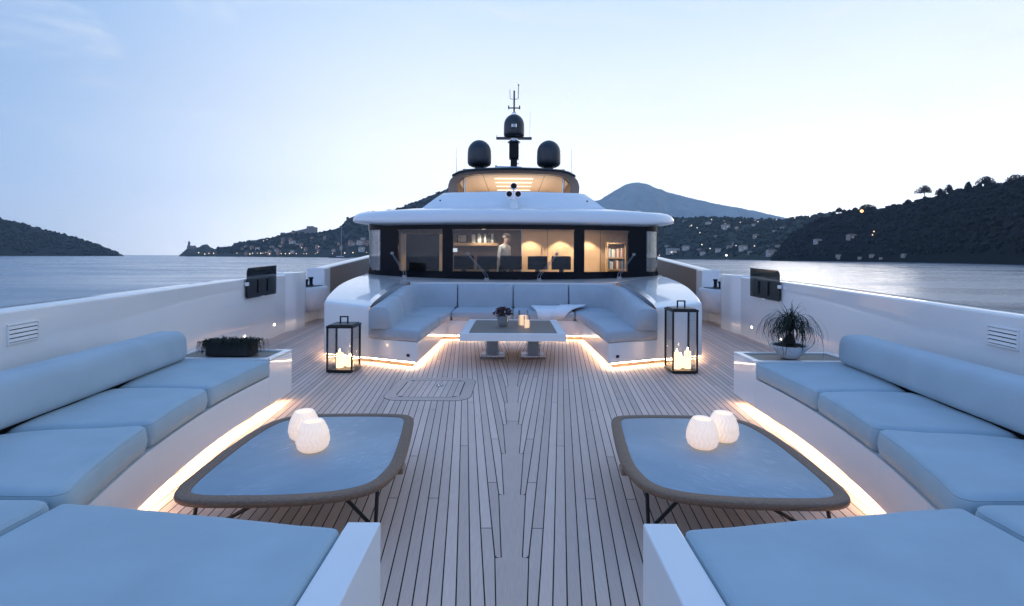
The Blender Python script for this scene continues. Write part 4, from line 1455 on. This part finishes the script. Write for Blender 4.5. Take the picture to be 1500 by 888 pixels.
# ------------------------------------------------------------------ mast, domes, search lights
def dome(x, label):
    t = empty('satellite_dome', (x, 16.2, 4.33), label, 'satellite dome', 'satellite domes on the hardtop')
    y = 16.2
    MB().lathe([(.30, .02), (.30, .07), (.17, .09), (.15, .26)], (x, y, 4.33), 28).build('pedestal', DARKDOME, t, 40)
    pr = [(.001, .245), (.26, .25), (.345, .29), (.39, .36), (.395, .50), (.39, .72)] + [(.39 * math.cos(R(a)), .72 + .41 * math.sin(R(a))) for a in range(12, 90, 11)] + [(.001, 1.13)]
    MB().lathe(pr, (x, y, 4.33), 36).build('radome', DARKDOME, t, 60)


dome(-1.145, 'dark satellite dome on the hardtop left of the mast')
dome(1.155, 'dark satellite dome on the hardtop right of the mast')


def mast():
    y = 17.0
    t = empty('radar_mast', (0, y, 4.33), 'dark radar mast with dome and antennas in the middle of the hardtop', 'mast')
    MB().box(-1.65, 1.65, 15.75, 18.2, 4.334, 4.43).build('platform', DARKDOME, t, bevel=.02)
    m = MB(); m.box(-.115, .115, y - .14, y + .14, 4.431, 5.0); m.box(-.165, .165, y - .17, y + .17, 5.0, 5.55); m.build('column', BLACKP, t, bevel=.02)
    MB().box(-.62, .62, y - .10, y + .16, 5.705, 5.75).build('crossarm', DARKDOME, t, bevel=.01)
    MB().lathe([(.20, 0), (.23, .03), (.12, .10), (.13, .15)], (0, y - .02, 5.552), 24).build('bracket', CHROME, t, 40)
    pr = [(.001, 0), (.26, .005), (.345, .04), (.36, .10), (.355, .42)] + [(.355 * math.cos(R(a)), .42 + .38 * math.sin(R(a))) for a in range(12, 90, 11)] + [(.001, .80)]
    MB().lathe(pr, (0, y, 5.755), 36).build('radome', DARKDOME, t, 60)
    m = MB(); m.lathe([(.08, 0), (.085, .05), (.05, .10)], (0, y - .05, 6.52), 16)
    m.tube([(0, y - .37, 6.02), (0, y - .40, 6.12)], .09, 14)
    m.build('horn', CHROME, t, 40)
    m = MB()
    m.tube([(0, y, 6.56), (0, y, 7.38)], .030, 8)
    m.tube([(-.20, y, 6.78), (.20, y, 6.78)], .022, 6)
    for x in (-.19, .19): m.tube([(x, y, 6.74), (x, y, 6.86)], .026, 6)
    m.tube([(0, y, 7.08), (-.14, y, 7.10), (-.15, y, 7.42)], .010, 6)
    m.tube([(0, y, 7.08), (.14, y, 7.10), (.15, y, 7.58)], .014, 6)
    m.ball((.15, y, 7.58), .03, 6)
    m.build('antenna', DARKDOME, t, 40)
    m = MB(); m.tube([(-.60, y, 5.75), (-.60, y, 5.83)], .012, 6); m.tube([(.55, y, 5.75), (.56, y, 6.65)], .005, 5); m.build('whip', STEEL, t)
    m = MB(); m.tube([(-.56, 16.0, 4.52), (.25, 15.7, 4.45)], .05, 10); m.tube([(-.56, 16.0, 4.52), (-.62, 16.0, 4.53)], .075, 10); m.build('radar_scanner', STEEL, t, 40)
    m = MB()
    for k in range(7): m.box(.115, .18, y - .05, y + .05, 4.55 + k * .14, 4.57 + k * .14)
    m.build('step', STEEL, t)


mast()
for s in (-1, 1):
    m = MB(); m.tube([(s * 1.88, 16, 4.1), (s * 1.885, 16, 5.14)], [.012, .006], 6)
    o = m.build('whip_antenna', STEEL)
    tag(o, 'thin whip antenna standing at the %s edge of the hardtop' % ('left' if s < 0 else 'right'), 'antenna')


def searchlights():
    t = empty('searchlight', (0, 12.65, 2.8), 'cluster of three round searchlights on a conical stand above the brow', 'searchlight')
    y = 12.66
    m = MB(); m.lathe([(.16, 0), (.15, .02), (.085, .20), (.07, .26), (.07, .30)], (0, y, 2.79), 20); m.build('stand', WHITE, t, 50)
    m = MB(); m.box(-.15, .15, y - .03, y + .03, 3.085, 3.11).box(-.02, .02, y - .03, y + .03, 3.11, 3.34); m.build('bracket', STEEL, t)
    for x, z in ((-.115, 3.215), (.115, 3.215), (0, 3.42)):
        m = MB(); m.tube([(x, y - .10, z), (x, y - .08, z), (x, y + .08, z), (x, y + .13, z)], [.088, .092, .088, .05], 20)
        l = m.build('lamp_housing', CHROME, t, 50)
        m = MB(); m.tube([(x, y - .106, z), (x, y - .101, z)], .076, 20); m.build('lens', BLACKP, l, 50)


searchlights()

# ------------------------------------------------------------------ sea
t = NT('sea_water').set((.07, .14, .21), .25)
t.b.inputs['IOR'].default_value = 2.0
wr = t.n('ShaderNodeMapRange'); wr.inputs['From Min'].default_value = .35; wr.inputs['From Max'].default_value = .65; wr.inputs['To Min'].default_value = .17; wr.inputs['To Max'].default_value = .33
t.l(t.noise(t.coord((.012, .03, 1)), 1.0, 5, .6), wr.inputs['Value']); t.l(wr.outputs[0], t.b.inputs['Roughness'])
v = t.coord((1, 1, 1))
n1 = t.bump(t.noise(t.coord((1, .55, 1)), .9, 5, .6), .09, .03)
n2 = t.bump(t.noise(t.coord((1, .4, 1), (0, 0, .3)), .055, 4, .55), .06, .15, n1)
WATER = t.m
m = MB()
S_ = 13500
m.add([(-S_, -S_, SEA), (S_, -S_, SEA), (S_, S_, SEA), (-S_, S_, SEA)], [(0, 1, 2, 3)])
tag(m.build('water', WATER, recalc=False), 'calm pale blue sea around the yacht', 'sea', kind='structure')


# ------------------------------------------------------------------ land
def bearing(u, v, D):
    """world X and height seen at photo position (u, v) at distance D aft"""
    du, dv_ = u - 752, v - 376.2
    return (du + .0052 * dv_) * D / 715, H - (dv_ - .0052 * du) * D / 715


class Hill:
    def __init__(s, name, label, cat, ridge, shore, depth, color, rows=26, step=3, rough=1.0, prof=.75, seed=0):
        s.u0, s.u1 = ridge[0][0], ridge[-1][0]
        s.ridge = ridge; s.shore = shore; s.depth = depth; s.prof = prof; s.seed = seed; s.rough = rough
        n = int((s.u1 - s.u0) / step)
        vs = []; fs = []
        us = spans(s.u0, s.u1, n)
        for u in us:
            for j in range(rows + 1):
                vs.append(s.at(u, j / rows))
            x, y, z = vs[-1]
            k = 1 + s.depth(u) / y
            vs.append((x * k, y * k, SEA - 6))
        c = rows + 2
        for i in range(n):
            for j in range(rows + 1):
                a = i * c + j
                fs.append((a, a + c, a + c + 1, a + 1))
        mb = MB(); mb.v = vs; mb.f = fs
        t = NT(name + '_ground').set(color, .95, spec=.1)
        f = t.noise(t.coord(), .0022 if color[0] > .1 else .012, 6, .6); f2 = t.noise(t.coord(), .008 if color[0] > .1 else .05, 4, .6)
        mx = t.n('ShaderNodeMath', operation='ADD'); t.l(f, mx.inputs[0]); t.l(f2, mx.inputs[1])
        t.l(t.ramp(mx.outputs[0], [(.35, tuple(q * .75 for q in color)), (.5, tuple(q * 1.0 for q in color)), (.68, tuple(q * 1.35 for q in color))]), t.b.inputs['Base Color'])
        for q in t.t.nodes:
            if q.type == 'MATH': q.inputs
        h = t.n('ShaderNodeMath', operation='MULTIPLY'); h.inputs[1].default_value = .5; t.l(mx.outputs[0], h.inputs[0])
        for lk in list(t.t.links):
            if lk.to_node.type == 'VALTORGB': t.t.links.remove(lk)
        t.l(h.outputs[0], [q for q in t.t.nodes if q.type == 'VALTORGB'][0].inputs[0])
        s.o = mb.build(name, t.m, None, 180, recalc=False)
        tag(s.o, label, cat, kind='structure')

    def vr(s, u):
        r = s.ridge
        if u <= r[0][0]: return r[0][1]
        for a, b in zip(r[:-1], r[1:]):
            if u <= b[0]:
                return lerp(a[1], b[1], (u - a[0]) / (b[0] - a[0]))
        return r[-1][1]

    def at(s, u, t_):
        Ds = s.shore(u); D = Ds + s.depth(u) * t_
        X, zr = bearing(u, s.vr(u) - s.rough * (.9 * mnoise.noise(Vector((u * .11, s.seed, 1))) + .5 * mnoise.noise(Vector((u * .37, s.seed, 5)))), Ds + s.depth(u))
        hgt = max(zr - SEA, 0)
        nz = mnoise.fractal(Vector((u * .03 + s.seed, t_ * 3, s.seed)), 1.0, 2.0, 4)
        z = SEA - .4 + (hgt + .4) * max(0, (t_**s.prof) * (1 + .16 * s.rough * nz * math.sin(math.pi * t_)))
        x = bearing(u, 376, D)[0]
        return (x, D, z)


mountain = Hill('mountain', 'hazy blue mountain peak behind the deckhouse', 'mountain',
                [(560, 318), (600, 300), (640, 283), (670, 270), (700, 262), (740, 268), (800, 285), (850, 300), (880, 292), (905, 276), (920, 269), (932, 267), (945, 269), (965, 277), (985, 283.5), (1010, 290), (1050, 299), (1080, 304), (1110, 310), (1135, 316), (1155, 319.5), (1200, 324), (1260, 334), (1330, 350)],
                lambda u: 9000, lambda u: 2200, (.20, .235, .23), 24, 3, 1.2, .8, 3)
headland = Hill('headland', 'low wooded headland sloping into the sea at the far left', 'headland',
                [(-60, 300), (-30, 311), (0, 320.5), (18, 324), (35, 329), (60, 336), (75, 339), (100, 346), (112, 349), (130, 355), (142, 359), (160, 366), (172, 370.5), (181, 374)],
                lambda u: 1750 + u * 3, lambda u: 420 - max(0, u) * 1.2, (.018, .026, .024), 20, 2, 1, .7, 9)
coast = Hill('coastal_hill', 'far coastal hill with a harbour town left of the deckhouse', 'hill',
             [(262, 374.6), (266, 371), (272, 366), (276, 362), (284, 361.5), (290, 363), (296, 359), (303, 357.5), (308, 362), (314, 365), (322, 363), (335, 361.5), (345, 358), (356, 355), (365, 353), (385, 350), (405, 347.5), (412, 344), (430, 342), (448, 341.5), (460, 342), (480, 338), (497, 334), (508, 321), (520, 316), (545, 310), (575, 309), (595, 301), (625, 289), (650, 279), (672, 272), (690, 280), (720, 310), (740, 345), (750, 374)],
             lambda u: 2300 - (u - 262) * .9, lambda u: 420 + (u - 262) * .9, (.042, .050, .042), 24, 2, 1, .7, 5)
mid = Hill('wooded_hill', 'dim wooded hillside with scattered houses right of the deckhouse', 'hill',
           [(840, 360), (880, 330), (920, 318), (965, 319), (985, 318), (1010, 320), (1050, 318), (1100, 321), (1150, 321.5), (1180, 317), (1210, 312), (1240, 314), (1270, 330), (1300, 360)],
           lambda u: max(1400, lerp(2400, 1150, (u - 840) / 400)), lambda u: 700, (.036, .046, .038), 30, 3, 1, .8, 13)
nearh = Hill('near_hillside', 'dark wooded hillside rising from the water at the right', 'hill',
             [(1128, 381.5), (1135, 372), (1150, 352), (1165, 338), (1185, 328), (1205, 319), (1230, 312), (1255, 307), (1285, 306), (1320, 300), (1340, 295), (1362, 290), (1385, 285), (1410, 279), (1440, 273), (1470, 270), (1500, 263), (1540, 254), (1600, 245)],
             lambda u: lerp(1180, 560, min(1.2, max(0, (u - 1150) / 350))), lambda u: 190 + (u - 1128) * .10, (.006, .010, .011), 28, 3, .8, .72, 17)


# woodland: crowns far too many to count, one object for each hillside
def blobs(count, pick, color, name, label, rmin, rmax, seed, per=1):
    rg = np.random.default_rng(seed)
    bm = bmesh.new(); bmesh.ops.create_icosphere(bm, subdivisions=2, radius=1)
    bv = np.array([v.co[:] for v in bm.verts]); bf = np.array([[v.index for v in f.verts] for f in bm.faces]); bm.free()
    allv = []; allf = []
    base = 0
    rr = random.Random(seed)
    for i in range(count):
        p = pick(rr)
        r0 = rmin + (rmax - rmin) * rg.random()**1.4
        for k in range(per):
            q = bv * (1 + .11 * rg.standard_normal((len(bv), 1)))
            r1 = r0 * (1 if k == 0 else rg.uniform(.45, .75))
            off = np.zeros(3) if k == 0 else np.array([rg.uniform(-1, 1), rg.uniform(-1, 1), rg.uniform(-.2, .9)]) * r0 * .8
            q = q * r1 * np.array([1, 1, rg.uniform(.65, 1.1)]) + np.array(p) + off + np.array([0, 0, r1 * .45])
            allv.append(q); allf.append(bf + base); base += len(bv)
    V = np.concatenate(allv); Fa = np.concatenate(allf)
    me = bpy.data.meshes.new(name)
    me.vertices.add(len(V)); me.vertices.foreach_set('co', V.ravel())
    me.loops.add(Fa.size); me.loops.foreach_set('vertex_index', Fa.ravel())
    me.polygons.add(len(Fa)); me.polygons.foreach_set('loop_start', np.arange(0, Fa.size, 3))
    me.polygons.foreach_set('use_smooth', [True] * len(Fa))
    me.update(calc_edges=True)
    me.materials.append(foliage(name + '_leaf', color, .28, .012))
    o = bpy.data.objects.new(name, me); COL.objects.link(o)
    tag(o, label, 'woodland', kind='stuff')


def picker(h, ua, ub, ta=.03, tb=1.0):
    def f(rr):
        while True:
            u = rr.uniform(ua, ub); t_ = rr.uniform(ta, tb)**.9
            if mnoise.noise(Vector((u * .05 + h.seed, t_ * 5, 2))) > -.32: return h.at(u, t_)
    return f


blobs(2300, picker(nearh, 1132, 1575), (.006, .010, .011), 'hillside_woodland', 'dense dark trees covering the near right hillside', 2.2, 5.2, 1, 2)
blobs(2200, picker(mid, 870, 1262, .02), (.022, .032, .028), 'distant_woodland', 'dim trees covering the hillside right of the deckhouse', 3.5, 8.5, 2)
blobs(1100, picker(headland, -40, 172, .02), (.018, .026, .024), 'headland_woodland', 'low trees covering the far left headland', 3, 7, 3)
blobs(1500, picker(coast, 318, 700, .12), (.024, .032, .030), 'coast_woodland', 'trees covering the far coastal hill behind the town', 3.5, 8, 4)

# ridge trees one can tell apart
BARK = plain('pine_bark', (.03, .024, .02), .9)
PINE = foliage('pine_needles', (.006, .010, .011), .45, .3)
def pine(u, v_top, v_base, w_px, label, seed, D=None, flat=.62):
    D = nearh.shore(u) + nearh.depth(u) * .97 if D is None else D
    x, zt = bearing(u, v_top, D); _, zb = bearing(u, v_base, D)
    zb -= 2
    wd = w_px * D / 715 / 2
    t = empty('pine_tree', (x, D, zb), label, 'tree', 'pines on the near right ridge')
    hgt = zt - zb
    rr = random.Random(seed)
    m = MB()
    lean = rr.uniform(-.06, .06) * hgt
    fork = Vector((x + lean, D, zb + hgt * .58))
    m.tube([(x, D, zb), (x + lean * .4, D, zb + hgt * .3), fork], [.8, .6, .45], 7)
    for k in range(6):
        a = rr.uniform(0, 6.28); q = rr.uniform(.4, .8)
        m.tube([fork, fork + Vector((math.cos(a) * wd * q, math.sin(a) * wd * q, hgt * rr.uniform(.12, .28)))], [.35, .15], 5)
    m.build('trunk', BARK, t, 60)
    m = MB()
    for _ in range(1300):
        a = rr.uniform(0, 6.28); q = math.sqrt(rr.random())
        lob = .75 + .25 * math.sin(3 * a + seed) + .12 * math.sin(5 * a + 2 * seed)
        zz = (1 - q * q)**.5
        p = Vector((x + lean + math.cos(a) * wd * q * lob, D + math.sin(a) * wd * q * lob, zt - hgt * flat * (1 - zz * rr.uniform(.10, 1.0)) + rr.gauss(0, .2)))
        d = Vector((rr.gauss(0, 1), rr.gauss(0, 1), rr.gauss(0, 1))).normalized(); e = d.orthogonal().normalized(); g = d.cross(e)
        s_ = rr.uniform(.55, 1.25)
        m.add([p + e * s_, p + g * s_ * .8, p - e * s_, p - g * s_ * .7], [(0, 1, 2, 3)])
    m.build('crown', PINE, t, recalc=False)


pine(1355, 271, 289, 21, 'umbrella pine standing clear on the right ridge, lowest of the three clear pines', 1)
pine(1443, 258, 274, 23, 'flat topped pine alone on the right skyline between two gaps', 2, flat=.66)
pine(1489, 255, 272, 34, 'broad dark pine at the right edge of the skyline', 3, flat=.75)
pine(1270, 299, 309, 26, 'wide low pine above the orange lamp on the right ridge', 4, flat=.7)
pine(1229, 304, 313, 11, 'small round pine left of the orange lamp on the ridge', 5, flat=.7)
pine(1418, 266, 281, 9, 'thin spiky pine left of the flat topped skyline pine', 6, flat=.7)
pine(1391, 270, 286, 11, 'ragged narrow pine halfway along the right ridge', 7, flat=.7)
pine(1378, 276, 288, 12, 'short bushy pine beside the ragged narrow one', 8, flat=.7)
pine(1330, 292, 300, 10, 'small pine below the umbrella pine on the right ridge', 9, flat=.75)

# ------------------------------------------------------------------ houses
WALLS = [plain('cream_render', (.34, .30, .25), .9, var=.1, scale=.3), plain('pale_render', (.42, .40, .37), .9, var=.1, scale=.3), plain('pink_render', (.32, .22, .18), .9, var=.1, scale=.3)]
ROOF = plain('tile_roof', (.17, .10, .075), .9, var=.2, scale=.6)
PANE = plain('dark_pane', (.02, .025, .035), .2, var=0)
LITPANE = emitter('lit_window', (1, .72, .42), 1.6)
def house_proto(w_, d, h, storeys, cols, wall, lit, flat=False):
    t = empty('house', (0, 0, 0), None, 'house')
    MB().box(-w_ / 2, w_ / 2, -d / 2, d / 2, -4, h).build('wall', wall, t)
    m = MB()
    if flat: m.box(-w_ / 2 - .3, w_ / 2 + .3, -d / 2 - .3, d / 2 + .3, h + .01, h + .6)
    else:
        o = .5; rz = h + w_ * .16
        m.add([(-w_ / 2 - o, -d / 2 - o, h + .02), (w_ / 2 + o, -d / 2 - o, h + .02), (w_ / 2 + o, d / 2 + o, h + .02), (-w_ / 2 - o, d / 2 + o, h + .02), (-w_ / 4, 0, rz), (w_ / 4, 0, rz)],
              [(0, 1, 5, 4), (1, 2, 5), (2, 3, 4, 5), (3, 0, 4), (3, 2, 1, 0)])
    m.build('roof', ROOF if not flat else wall, t)
    sh = h / storeys
    for r_ in range(storeys):
        for c in range(cols):
            x = -w_ / 2 + (c + .5) * w_ / cols
            mt = LITPANE if (r_, c) in lit else PANE
            MB().box(x - .6, x + .6, -d / 2 - .06, -d / 2 + .02, r_ * sh + .9, r_ * sh + 2.3).build('window', mt, t)
    return t


PROTO = [house_proto(12, 10, 6.5, 2, 3, WALLS[0], {(0, 1)}), house_proto(16, 11, 9.5, 3, 4, WALLS[1], {(0, 0), (1, 2)}), house_proto(9, 9, 12, 4, 2, WALLS[2], {(1, 0)}),
         house_proto(26, 12, 9, 3, 6, WALLS[1], {(0, 1), (0, 2), (0, 3), (0, 4)}, True)]
used = set()
def house(k, x, y, z, sc, label, group, rz=0):
    p = PROTO[k]
    o = p if k not in used else copy_tree(p)
    used.add(k)
    o.location = (x, y, z); o.scale = (sc, sc, sc); o.rotation_euler = (0, 0, rz)
    tag(o, label, 'house', group)


def on_hill(h, u, v):
    """the point of hill h that shows at photo position (u, v)"""
    best = None
    for i in range(1, 60):
        p = h.at(u, i / 60)
        vv = 376.2 + .0052 * (u - 752) - (p[2] - H) / p[1] * 715
        if best is None or abs(vv - v) < best[0]: best = (abs(vv - v), p)
    return best[1]


rr = random.Random(77)
# a named few first
for k, h, u, v, sc, lab in ((3, mid, 985, 371, 1.9, 'long flat roofed waterfront hotel with lit ground floor right of the deckhouse'),
                            (0, nearh, 1245, 350, 1.25, 'pale villa among the dark trees below the orange hilltop lamp'),
                            (1, nearh, 1196, 356, .9, 'small pale house at the left foot of the dark right hill'),
                            (1, mid, 1062, 336, 1.9, 'large pale house group high on the hillside right of the deckhouse'),
                            (2, coast, 430, 343, 1.5, 'pink tower house below the castle on the far left coast')):
    p = on_hill(h, u, v); house(k, p[0], p[1] - 4, p[2], sc, lab, None)
for i in range(30):
    u = rr.uniform(968, 1175); v = rr.uniform(324, 376)
    p = on_hill(mid, u, v)
    if mid.shore(u) > 3000: continue
    house(rr.choice((0, 0, 1)), p[0], p[1] - 5, p[2], rr.uniform(.9, 1.6), 'pale small house scattered on the dim hillside right of the deckhouse', 'houses on the hillside right of the deckhouse', rr.uniform(-.4, .4))
for i in range(34):
    u = rr.uniform(340, 540); v = rr.uniform(max(350, coast.vr(u) + 8), 373)
    p = on_hill(coast, u, v)
    house(rr.choice((2, 1, 2, 0)), p[0], p[1] - 5, p[2], rr.uniform(1.0, 1.7), 'tall narrow harbour house packed along the far left waterfront', 'harbour town houses', rr.uniform(-.2, .2))
for i in range(7):
    u = rr.uniform(1180, 1330); v = rr.uniform(376, 382)
    p = on_hill(nearh, u, v)
    house(0, p[0], p[1] - 3, p[2], rr.uniform(.4, .7), 'small boathouse at the waterline under the dark right hill', 'boathouses under the right hill', rr.uniform(-.3, .3))

# church on the point and castle above the town
t = empty('church', (0, 0, 0), 'small stone church with a tower on the tip of the far left point', 'church')
STONE = plain('grey_stone', (.24, .22, .20), .95, var=.15, scale=.4)
cx, cz = bearing(279, 363, 2350); ORG[t] = Vector((0, 0, 0))
MB().box(cx - 14, cx + 22, 2345, 2357, cz - 6, cz + 10).build('nave', STONE, t)
MB().box(cx - 8, cx + 2, 2343, 2344.9, cz - 6, cz + 22).build('tower', STONE, t)
m = MB(); m.add([(cx - 9, 2342, cz + 22), (cx + 3, 2342, cz + 22), (cx + 3, 2346, cz + 22), (cx - 9, 2346, cz + 22), (cx - 3, 2344, cz + 36)], [(0, 1, 4), (1, 2, 4), (2, 3, 4), (3, 0, 4), (3, 2, 1, 0)])
m.build('spire', STONE, t)
t = empty('castle', (0, 0, 0), 'long grey castle wall on the crest above the far left town', 'castle')
D = 2750
a, za = bearing(413, 344, D); b, zb = bearing(459, 333, D); e, ze = bearing(432, 337, D)
MB().prism([(a, D), (b, D), (b, D + 60), (a, D + 60)], za - 40, lambda x, y: lerp(za + 4, zb + 2, (x - a) / (b - a))).build('wall', STONE, t)
MB().box(a - 5, a + 20, D - 8, D - .5, za - 30, za + 12).box(b - 34, b + 4, D - 8, D - .5, zb - 40, zb + 6).build('tower', STONE, t)

# ------------------------------------------------------------------ lamps along the shore and the hills
WARMB = emitter('warm_bulb', (1, .70, .42), 3.6); WHITEB = emitter('white_bulb', (1, .90, .76), 4.5); ORANGEB = emitter('orange_bulb', (1, .50, .20), 3)
POLE = plain('lamp_post', (.05, .05, .05), .6)
lampd = {}
def street_lamp(h, u, v, mat, r, label, group):
    p = on_hill(h, u, v)
    p = on_hill(h, u, v + 8 * 715 / p[1])
    key = mat.name
    if key not in lampd:
        t = empty('street_lamp', (0, 0, 0), label, 'street lamp', group); ORG[t] = Vector((0, 0, 0))
        MB().tube([(0, 0, -2), (0, 0, 6)], .12, 5).build('post', POLE, t)
        m = MB(); m.ball((0, 0, 7), 1.0, 6); m.build('bulb', mat, t, 180)
        lampd[key] = t; o = t
    else: o = copy_tree(lampd[key])
    fwd = 1 - 9 / p[1] if r < 2.3 or mat is WHITEB else 1 - 22 / p[1]
    o.location = (p[0] * fwd, p[1] * fwd, p[2] + 1)
    o.scale = (r, r, 1)
    for ch in o.children:
        if ch.name.startswith('bulb'): ch.scale = (1, 1, r); ch.location = (0, 0, 7 - 7 * r)
    tag(o, label, 'street lamp', group)


for u in (291, 300, 306, 313, 347, 366, 370, 377, 382, 385, 389, 395, 412, 418, 424, 434, 445, 449, 462, 465, 487, 505, 517, 537):
    street_lamp(coast, u, 371.5 + rr.uniform(-1.2, .6), WARMB, rr.uniform(1.0, 1.9), 'warm waterfront lamp glowing along the far left harbour', 'waterfront lamps on the left coast')
for u, v in ((386, 353), (391, 351), (467, 362), (442, 363)):
    street_lamp(coast, u, v, WHITEB, 1.3, 'white lamp up among the houses of the far left town', 'town lamps on the left coast')
for u, v in ((966, 373), (984, 370), (1012, 331), (1021, 334), (1025, 341), (1013, 330), (1042, 322), (1060, 324), (1062, 328), (1084, 326), (1110, 325), (1137, 322), (1164, 320), (1186, 318), (1028, 359), (1040, 364), (1078, 360), (1105, 361)):
    street_lamp(mid, u, v, WHITEB, rr.uniform(1.0, 1.6), 'white lamp glowing on the dim hillside right of the deckhouse', 'lamps on the hillside')
street_lamp(mid, 1064, 373.5, WHITEB, 3.0, 'brightest white lamp at the waterline right of the deckhouse', None)
street_lamp(nearh, 1262, 310.5, ORANGEB, 3.4, 'bright orange lamp among the pines on the right ridge', None)
street_lamp(nearh, 1280, 339, WARMB, 1.0, 'warm lamp on the dark right hill, upper of a close pair', None)
street_lamp(nearh, 1278, 344, WARMB, .9, 'warm lamp on the dark right hill, lower of a close pair', None)

# ------------------------------------------------------------------ moored sailing boat
D = 1500
x0, _ = bearing(482, 376, D); x1, _ = bearing(513, 376, D); xm, zm = bearing(500, 331, D)
t = empty('sailing_boat', ((x0 + x1) / 2, D, SEA), 'moored sailing yacht with a bare tall mast off the left coast', 'sailing boat')
Lb = x1 - x0
rings = []
for q in spans(0, 1, 10):
    wd = 6 * math.sin(math.pi * min(1, .15 + q * .85))**.7 + .2
    x = x0 + Lb * q
    rings.append([(x, D - wd / 2, SEA + 3.4 + .8 * (q - .5)), (x, D - wd * .3, SEA - .4), (x, D + wd * .3, SEA - .4), (x, D + wd / 2, SEA + 3.4 + .8 * (q - .5))])
MB().loft(rings).build('hull', plain('dark_hull', (.03, .035, .045), .4), t, 40)
MB().box(x0 + Lb * .35, x0 + Lb * .7, D - 1.6, D + 1.6, SEA + 3.5, SEA + 5.6).build('cabin', WHITE_SATIN, t, bevel=.2)
m = MB(); m.tube([(xm, D, SEA + 3), (xm, D, zm)], [.55, .3], 8); m.tube([(xm - 2.5, D, SEA + 30), (xm + 2.5, D, SEA + 30)], .18, 5); m.build('mast', plain('pale_mast', (.55, .56, .58), .4), t, 60)
m = MB(); m.tube([(x0 + 1, D, SEA + 3.6), (xm, D, zm - 4)], .10, 4); m.tube([(x1 - 1, D, SEA + 3.8), (xm, D, zm - 2)], .10, 4); m.build('rigging', STEEL, t)

# ------------------------------------------------------------------ haze
hm = bpy.data.materials.new('haze_air'); hm.use_nodes = True
for nd in list(hm.node_tree.nodes):
    if nd.type != 'OUTPUT_MATERIAL': hm.node_tree.nodes.remove(nd)
pv = hm.node_tree.nodes.new('ShaderNodeVolumePrincipled')
pv.inputs['Color'].default_value = (.74, .87, 1, 1)
pv.inputs['Density'].default_value = 3.9e-5
pv.inputs['Anisotropy'].default_value = .2
hm.node_tree.links.new(pv.outputs[0], [n for n in hm.node_tree.nodes if n.type == 'OUTPUT_MATERIAL'][0].inputs['Volume'])
m = MB(); m.box(-S_ - 200, S_ + 200, -S_ - 200, S_ + 200, SEA - 8, 1900)
tag(m.build('haze', hm), 'thin blue evening haze over the bay', 'haze', kind='stuff')

# ------------------------------------------------------------------ render settings
scene.view_settings.view_transform = 'Standard'
scene.view_settings.look = 'None'
scene.view_settings.exposure = .14
scene.view_settings.gamma = 1
scene.view_settings.use_curve_mapping = False
scene.render.engine = 'CYCLES'
c = scene.cycles
c.use_denoising = True
c.use_adaptive_sampling = True
c.adaptive_threshold = .02
c.max_bounces = 8; c.diffuse_bounces = 4; c.glossy_bounces = 4; c.transmission_bounces = 8; c.transparent_max_bounces = 24; c.volume_bounces = 2
c.sample_clamp_indirect = 6
c.caustics_reflective = False; c.caustics_refractive = False
